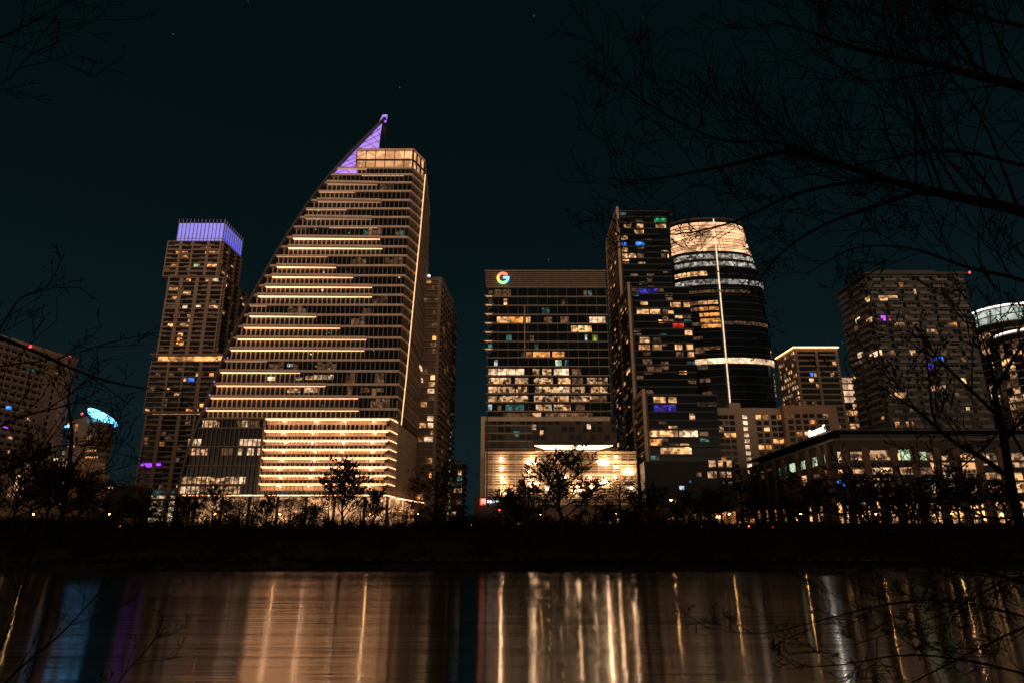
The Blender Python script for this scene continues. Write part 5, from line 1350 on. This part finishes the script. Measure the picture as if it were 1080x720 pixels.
# ================================================================== NEAR TREES
def limb(q, pts3, rs, rng, n_sub, subL, buds, up=.35, kids=(4,3), twig=.0035, start=.1, k=7, spread=1.0, bias=None):
    q.tube(pts3, rs, k)
    n = len(pts3)-1
    for c in range(n_sub):
        t = start+(1-start)*(c+rng.random()*.8)/n_sub; i = min(n-1, int(t*n)); p = pts3[i].lerp(pts3[i+1], t*n-i)
        ax = (pts3[i+1]-pts3[i]).normalized()
        side = Vector((rng.uniform(-1,1), rng.uniform(-.7,.7), rng.uniform(-.7,1))); side -= ax*side.dot(ax); side.normalize()
        d = ax*rng.uniform(.4,1.0)+side*rng.uniform(.4,.9)*spread+Vector((0,0,up*rng.uniform(.2,1)))
        if bias is not None: d += bias
        branch(q, p, d, subL*rng.uniform(.55,1.25)*(1-.35*t), max(twig*1.6, rs[i]*.3), 0, rng, up*.6, kids, 6, twig, .13, buds, 4)
def pl(lst, d0):  # noqa
    """centre line given by where a limb passes, at its own distance from the viewpoint"""
    return [PD(x, y, d0+dd) for x, y, dd in lst]
def smooth(pts, rs, m=3):
    out = []; ro = []; n = len(pts)
    for i in range(n-1):
        p0, p1, p2, p3 = pts[max(i-1,0)], pts[i], pts[i+1], pts[min(i+2,n-1)]
        for j in range(m):
            t = j/m; out.append(.5*((2*p1)+(p2-p0)*t+(2*p0-5*p1+4*p2-p3)*t*t+(3*p1-p0-3*p2+p3)*t**3)); ro.append(rs[i]+(rs[i+1]-rs[i])*t)
    out.append(pts[-1]); ro.append(rs[-1]); return out, ro
def neartree(name, label, base, limbs, seed, d0, trunkpts=None, trunkr=None, cat='tree', twig=.0035, kids=(4,3), budp=.5):
    rng = random.Random(seed); r = thing(name, base, label, cat); cr = MB(); bd = MB()
    if trunkpts:
        tp, tr_ = smooth(trunkpts, trunkr); part('trunk', lambda q: q.tube(tp, tr_, 9), barkf, r)
    for (pts, r0, r1, nsub, L, up) in limbs:
        P3 = pl(pts, d0); n = len(P3); nsub = int(nsub*(1.25 if name == 'overhanging_tree' else 1)); rs = [r0+(r1-r0)*i/(n-1) for i in range(n)]; a, b = smooth(P3, rs)
        limb(cr, a, b, rng, nsub, L, (bd, budp), up, kids, twig)
    o = cr.build('crown', barkf, r); o2 = bd.build('buds', budm, r); o2['kind'] = 'stuff'
    return r
# big overhanging tree, right: trunk stands just outside the frame
tb = Vector((9.6, 5.5, 1.2))
neartree('overhanging_tree', 'large budding tree whose dark limbs spread over the upper right sky', tb, [
  ([(1165,262,.2),(1080,224,0),(1020,210,0),(975,200,.1),(930,188,.2),(880,172,.3),(830,160,.4),(780,172,.5),(730,182,.7),(680,190,.8),(640,188,1.0)], .05, .005, 26, 1.7, .45),
  ([(975,200,.1),(945,210,.3),(910,222,.5),(870,237,.7),(830,262,.9),(800,300,1),(812,345,1.1)], .024, .004, 12, .9, .0),
  ([(930,190,.2),(880,195,.3),(830,208,.4),(780,232,.5),(730,245,.7),(680,250,.9),(625,262,1.1)], .02, .004, 14, 1.0, .25),
  ([(880,172,.3),(820,150,.2),(760,148,.1),(700,120,.1),(665,95,.1),(649,70,.2)], .016, .004, 14, 1.0, .4),
  ([(1165,118,-.6),(1080,92,-.5),(1030,80,-.4),(985,68,-.3),(940,60,-.1),(900,50,0),(860,36,.2),(815,22,.3)], .04, .005, 22, 1.3, .45),
  ([(1032,80,-.4),(1018,50,-.3),(1000,22,-.1),(978,-8,0)], .017, .009, 6, .9, .5),
  ([(1165,330,.4),(1080,296,.3),(1020,282,.4),(960,262,.5),(900,262,.8),(850,290,1.0)], .02, .004, 16, .9, .1),
  ([(1165,196,.6),(1080,175,.6),(1010,160,.7),(950,165,.8),(880,180,.9),(820,190,1.2)], .018, .004, 16, 1.1, .3),
  ([(1165,30,.3),(1080,28,.3),(1010,10,.4),(950,-10,.5)], .02, .006, 14, 1.2, .3),
 ], 41, 7.2, [tb, Vector((9.7,5.6,3.2)), PD(1200,300,8.6), PD(1185,262,8.0), PD(1180,180,7.9), PD(1175,60,7.6)], [.26,.22,.17,.12,.08,.05])
# slimmer tree at the right with a forked trunk
sb = Vector((3.9, 4.6, 1.3))
neartree('forked_tree', 'slim dark tree with a leaning forked trunk near the frame edge at right', sb, [
  ([(1049,411,0),(1060,393,.1),(1072,372,.2),(1090,350,.3)], .014, .007, 4, .7, .4),
  ([(1049,411,0),(1046,385,0),(1035,355,.1),(1028,320,.2)], .008, .003, 3, .4, .4),
  ([(1060,500,0),(1036,482,0),(1011,469,.05),(990,452,.1),(971,436,.1),(948,420,.2),(925,405,.2)], .016, .005, 5, .55, .35),
  ([(990,452,.1),(983,433,.1),(980,400,.1),(974,358,.2)], .009, .004, 3, .35, .5),
  ([(1046,432,0),(1025,412,0),(1002,390,.1),(985,372,.15),(968,350,.2)], .011, .004, 4, .45, .45),
  ([(1056,470,0),(1080,440,.2),(1110,420,.3)], .012, .006, 4, .5, .4),
  ([(1073,545,0),(1040,545,.1),(1000,530,.1),(955,528,.2),(910,515,.3),(860,498,.4)], .009, .003, 9, .5, .2),
  ([(1100,620,-.2),(1050,605,-.1),(1005,588,0),(960,556,0),(925,522,.1)], .012, .004, 8, .5, .1),
  ([(1073,540,0),(1050,560,-.1),(1010,566,-.2),(960,560,-.2)], .007, .003, 5, .45, .1),
  ([(1080,480,.1),(1060,450,.3),(1040,470,.4),(1000,500,.5),(950,505,.6)], .008, .003, 8, .5, .1),
 ], 52, 5.0, [sb, PD(1130,690,5.3), PD(1095,600,5.1), PD(1079,560,5.0), PD(1069,524,5.0), PD(1060,470,5.0), PD(1053,436,5.0), PD(1048,408,5.0)], [.062,.048,.038,.03,.026,.021,.018,.015], twig=.0028, budp=.25)
# twigs hanging over the water, lower right
wb_ = Vector((3.2, 3.6, 1.2))
neartree('waterside_shrub', 'leafy-budded shrub twigs arching over the water in the lower right corner', wb_, [
  ([(1120,660,0),(1040,640,0),(980,632,0),(920,640,0),(860,655,.1),(800,668,.2),(740,660,.3)], .006, .0016, 15, .34, .1),
  ([(1110,720,0),(1040,700,0),(960,690,0),(890,700,.1),(830,705,.1)], .006, .0016, 12, .3, .2),
  ([(1120,600,0),(1060,612,0),(1010,640,.1),(960,660,.1),(900,680,.2)], .005, .0016, 12, .3, .0),
  ([(1130,640,0),(1060,670,-.1),(1000,700,-.1),(940,730,0)], .006, .002, 11, .3, .2),
  ([(1120,560,0),(1070,580,0),(1030,620,0),(1000,660,0)], .005, .0016, 8, .28, -.1),
 ], 63, 4.0, [wb_, PD(1160,740,4.1), PD(1130,680,4.0), PD(1118,640,4.0)], [.02,.014,.01,.007], cat='shrub', twig=.0015, kids=(4,2), budp=.85)
# left tree
lb = Vector((-9.0, 5.5, 1.4))
neartree('leaning_tree', 'bare dark tree reaching in from the frame edge at left with one long drooping limb', lb, [
  ([(-60,335,0),(0,356,0),(40,372,0),(75,388,.1),(115,402,.1),(160,410,.2),(205,412,.3)], 0.0176, .004, 4, .6, .1),
  ([(-40,400,0),(0,386,0),(60,378,.1),(120,360,.2),(170,350,.3)], 0.0072, .003, 5, .6, .1),
  ([(-40,470,.2),(20,440,.2),(60,430,.3),(100,415,.4)], 0.0096, .003, 8, .7, .2),
  ([(-40,520,.2),(20,490,.2),(60,470,.3),(110,470,.4)], 0.0096, .003, 9, .7, .2),
  ([(-40,420,.2),(10,330,.3),(30,310,.3),(60,300,.4)], 0.0072, .003, 5, .5, .2),
  ([(-40,560,.0),(30,540,.1),(80,510,.2),(120,490,.3)], 0.0096, .003, 9, .7, .3),
  ([(-60,60,.3),(0,40,.3),(40,20,.3),(80,-5,.4)], 0.0096, .003, 7, .8, .2),
  ([(-60,90,.3),(0,90,.3),(30,60,.4),(70,40,.5)], 0.0064, .003, 5, .6, -.1),
 ], 74, 6.5, [lb, PD(-90,640,7.4), PD(-85,500,7.0), PD(-80,350,6.8), PD(-75,150,6.8), PD(-80,20,7)], [.16,.13,.11,.09,.06,.04], twig=.0028, kids=(3,2), budp=.2)
lt0 = P(61, 580, 164.); lt0.z = ground_z(164.)-.3
neartree('bank_tree', 'tall leaning bare trunk on the far bank before the low brown building', lt0, [
  ([(76,455,0),(72,425,0),(75,405,1),(80,388,2)], .3, .08, 8, 9, .4),
  ([(70,505,0),(84,480,0),(98,460,1)], .24, .08, 8, 8, .4),
  ([(66,540,0),(50,515,0),(34,495,1)], .24, .08, 8, 8, .4),
 ], 85, 168., [lt0, P(66,545,164), P(71,505,164), P(74,480,164), P(76,455,164)], [.75,.62,.55,.48,.38], twig=.05, kids=(4,3))
g0 = Vector((-2.7, 3.2, 1.4))
neartree('bank_shrub', 'few thin bare twigs crossing the water in the lower left corner', g0, [
  ([(-30,760,0),(20,705,0),(60,672,0),(95,635,0),(125,600,.1)], .006, .0016, 8, .3, .3),
  ([(100,760,0),(130,712,0),(150,690,0),(175,660,0)], .003, .0013, 5, .2, .3),
  ([(-20,730,0),(10,660,0),(30,600,0),(45,540,.1)], .004, .0014, 6, .3, .4),
 ], 96, 3.6, [g0, PD(-30,800,3.5), PD(-30,760,3.6)], [.01,.008,.006], cat='shrub', twig=.0013, kids=(2,2), budp=.3)

# ================================================================== WORLD, CAMERA
w = bpy.data.worlds.new('World'); scene.world = w; w.use_nodes = True
nt = w.node_tree; L = nt.links.new; N = nt.nodes.new
bg = nt.nodes['Background']
tc = N('ShaderNodeTexCoord'); sx = N('ShaderNodeSeparateXYZ'); L(tc.outputs['Generated'], sx.inputs[0])
sky = N('ShaderNodeValToRGB'); L(sx.outputs['Z'], sky.inputs['Fac'])
el = sky.color_ramp.elements
el[0].position = 0.0; el[0].color = (.0066,.0142,.0172,1)
el[1].position = 1.0; el[1].color = (.0008,.0038,.0042,1)
e = el.new(.2); e.color = (.0042,.0112,.0138,1)
e = el.new(.42); e.color = (.0020,.0064,.0078,1)
e = el.new(.62); e.color = (.0010,.0048,.0054,1)
# city glow added low on the unseen horizon behind the viewpoint to light facades
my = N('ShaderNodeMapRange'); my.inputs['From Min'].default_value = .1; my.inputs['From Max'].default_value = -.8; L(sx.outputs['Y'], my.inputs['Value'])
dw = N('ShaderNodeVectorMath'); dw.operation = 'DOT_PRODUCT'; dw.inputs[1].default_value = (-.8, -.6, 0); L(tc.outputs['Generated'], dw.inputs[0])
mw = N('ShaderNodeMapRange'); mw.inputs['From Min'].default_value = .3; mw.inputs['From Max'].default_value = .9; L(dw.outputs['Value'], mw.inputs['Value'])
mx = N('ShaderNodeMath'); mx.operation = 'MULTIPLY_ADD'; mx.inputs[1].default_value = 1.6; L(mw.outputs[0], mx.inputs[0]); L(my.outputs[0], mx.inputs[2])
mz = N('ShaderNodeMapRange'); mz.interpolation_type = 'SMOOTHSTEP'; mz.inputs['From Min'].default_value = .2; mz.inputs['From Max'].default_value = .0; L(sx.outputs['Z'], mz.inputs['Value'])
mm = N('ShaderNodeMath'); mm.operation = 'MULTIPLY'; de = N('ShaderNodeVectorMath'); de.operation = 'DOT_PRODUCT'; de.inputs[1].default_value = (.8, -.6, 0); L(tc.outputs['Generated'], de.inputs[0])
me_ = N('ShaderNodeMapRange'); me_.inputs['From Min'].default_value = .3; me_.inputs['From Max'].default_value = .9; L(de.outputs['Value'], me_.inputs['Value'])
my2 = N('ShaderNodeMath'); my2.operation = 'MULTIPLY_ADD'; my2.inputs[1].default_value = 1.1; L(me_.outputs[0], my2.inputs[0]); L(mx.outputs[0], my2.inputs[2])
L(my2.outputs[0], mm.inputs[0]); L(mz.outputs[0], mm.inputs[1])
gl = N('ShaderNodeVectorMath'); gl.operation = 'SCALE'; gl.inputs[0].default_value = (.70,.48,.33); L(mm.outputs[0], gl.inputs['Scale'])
# stars
vo = N('ShaderNodeTexVoronoi'); vo.inputs['Scale'].default_value = 34; L(tc.outputs['Generated'], vo.inputs['Vector'])
st = N('ShaderNodeMapRange'); st.inputs['From Min'].default_value = .045; st.inputs['From Max'].default_value = .0; L(vo.outputs['Distance'], st.inputs['Value'])
sc_ = N('ShaderNodeSeparateColor'); L(vo.outputs['Color'], sc_.inputs['Color'])
th = N('ShaderNodeMath'); th.operation = 'GREATER_THAN'; th.inputs[1].default_value = .72; L(sc_.outputs['Red'], th.inputs[0])
s2 = N('ShaderNodeMath'); s2.operation = 'MULTIPLY'; L(st.outputs[0], s2.inputs[0]); L(th.outputs[0], s2.inputs[1])
s3 = N('ShaderNodeVectorMath'); s3.operation = 'SCALE'; s3.inputs[0].default_value = (.1,.12,.13); L(s2.outputs[0], s3.inputs['Scale'])
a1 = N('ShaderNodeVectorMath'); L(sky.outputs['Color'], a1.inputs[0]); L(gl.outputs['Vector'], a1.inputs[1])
a2 = N('ShaderNodeVectorMath'); L(a1.outputs['Vector'], a2.inputs[0]); L(s3.outputs['Vector'], a2.inputs[1])
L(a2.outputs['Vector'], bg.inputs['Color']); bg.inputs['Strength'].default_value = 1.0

cam = bpy.data.cameras.new('camera'); co = bpy.data.objects.new('camera', cam); COL.objects.link(co)
co.location = CAM; co.rotation_euler = (math.radians(90)+PITCH, 0, 0)
cam.sensor_width = 36; cam.lens = 24; cam.clip_end = 6000; cam.clip_start = .05
scene.camera = co
scene.view_settings.view_transform = 'Standard'; scene.view_settings.look = 'None'
scene.view_settings.exposure = 0; scene.view_settings.gamma = 1
scene.cycles.use_denoising = True; scene.cycles.max_bounces = 5; scene.cycles.diffuse_bounces = 2; scene.cycles.glossy_bounces = 3
scene.cycles.use_light_tree = True; scene.cycles.sample_clamp_indirect = 3.0
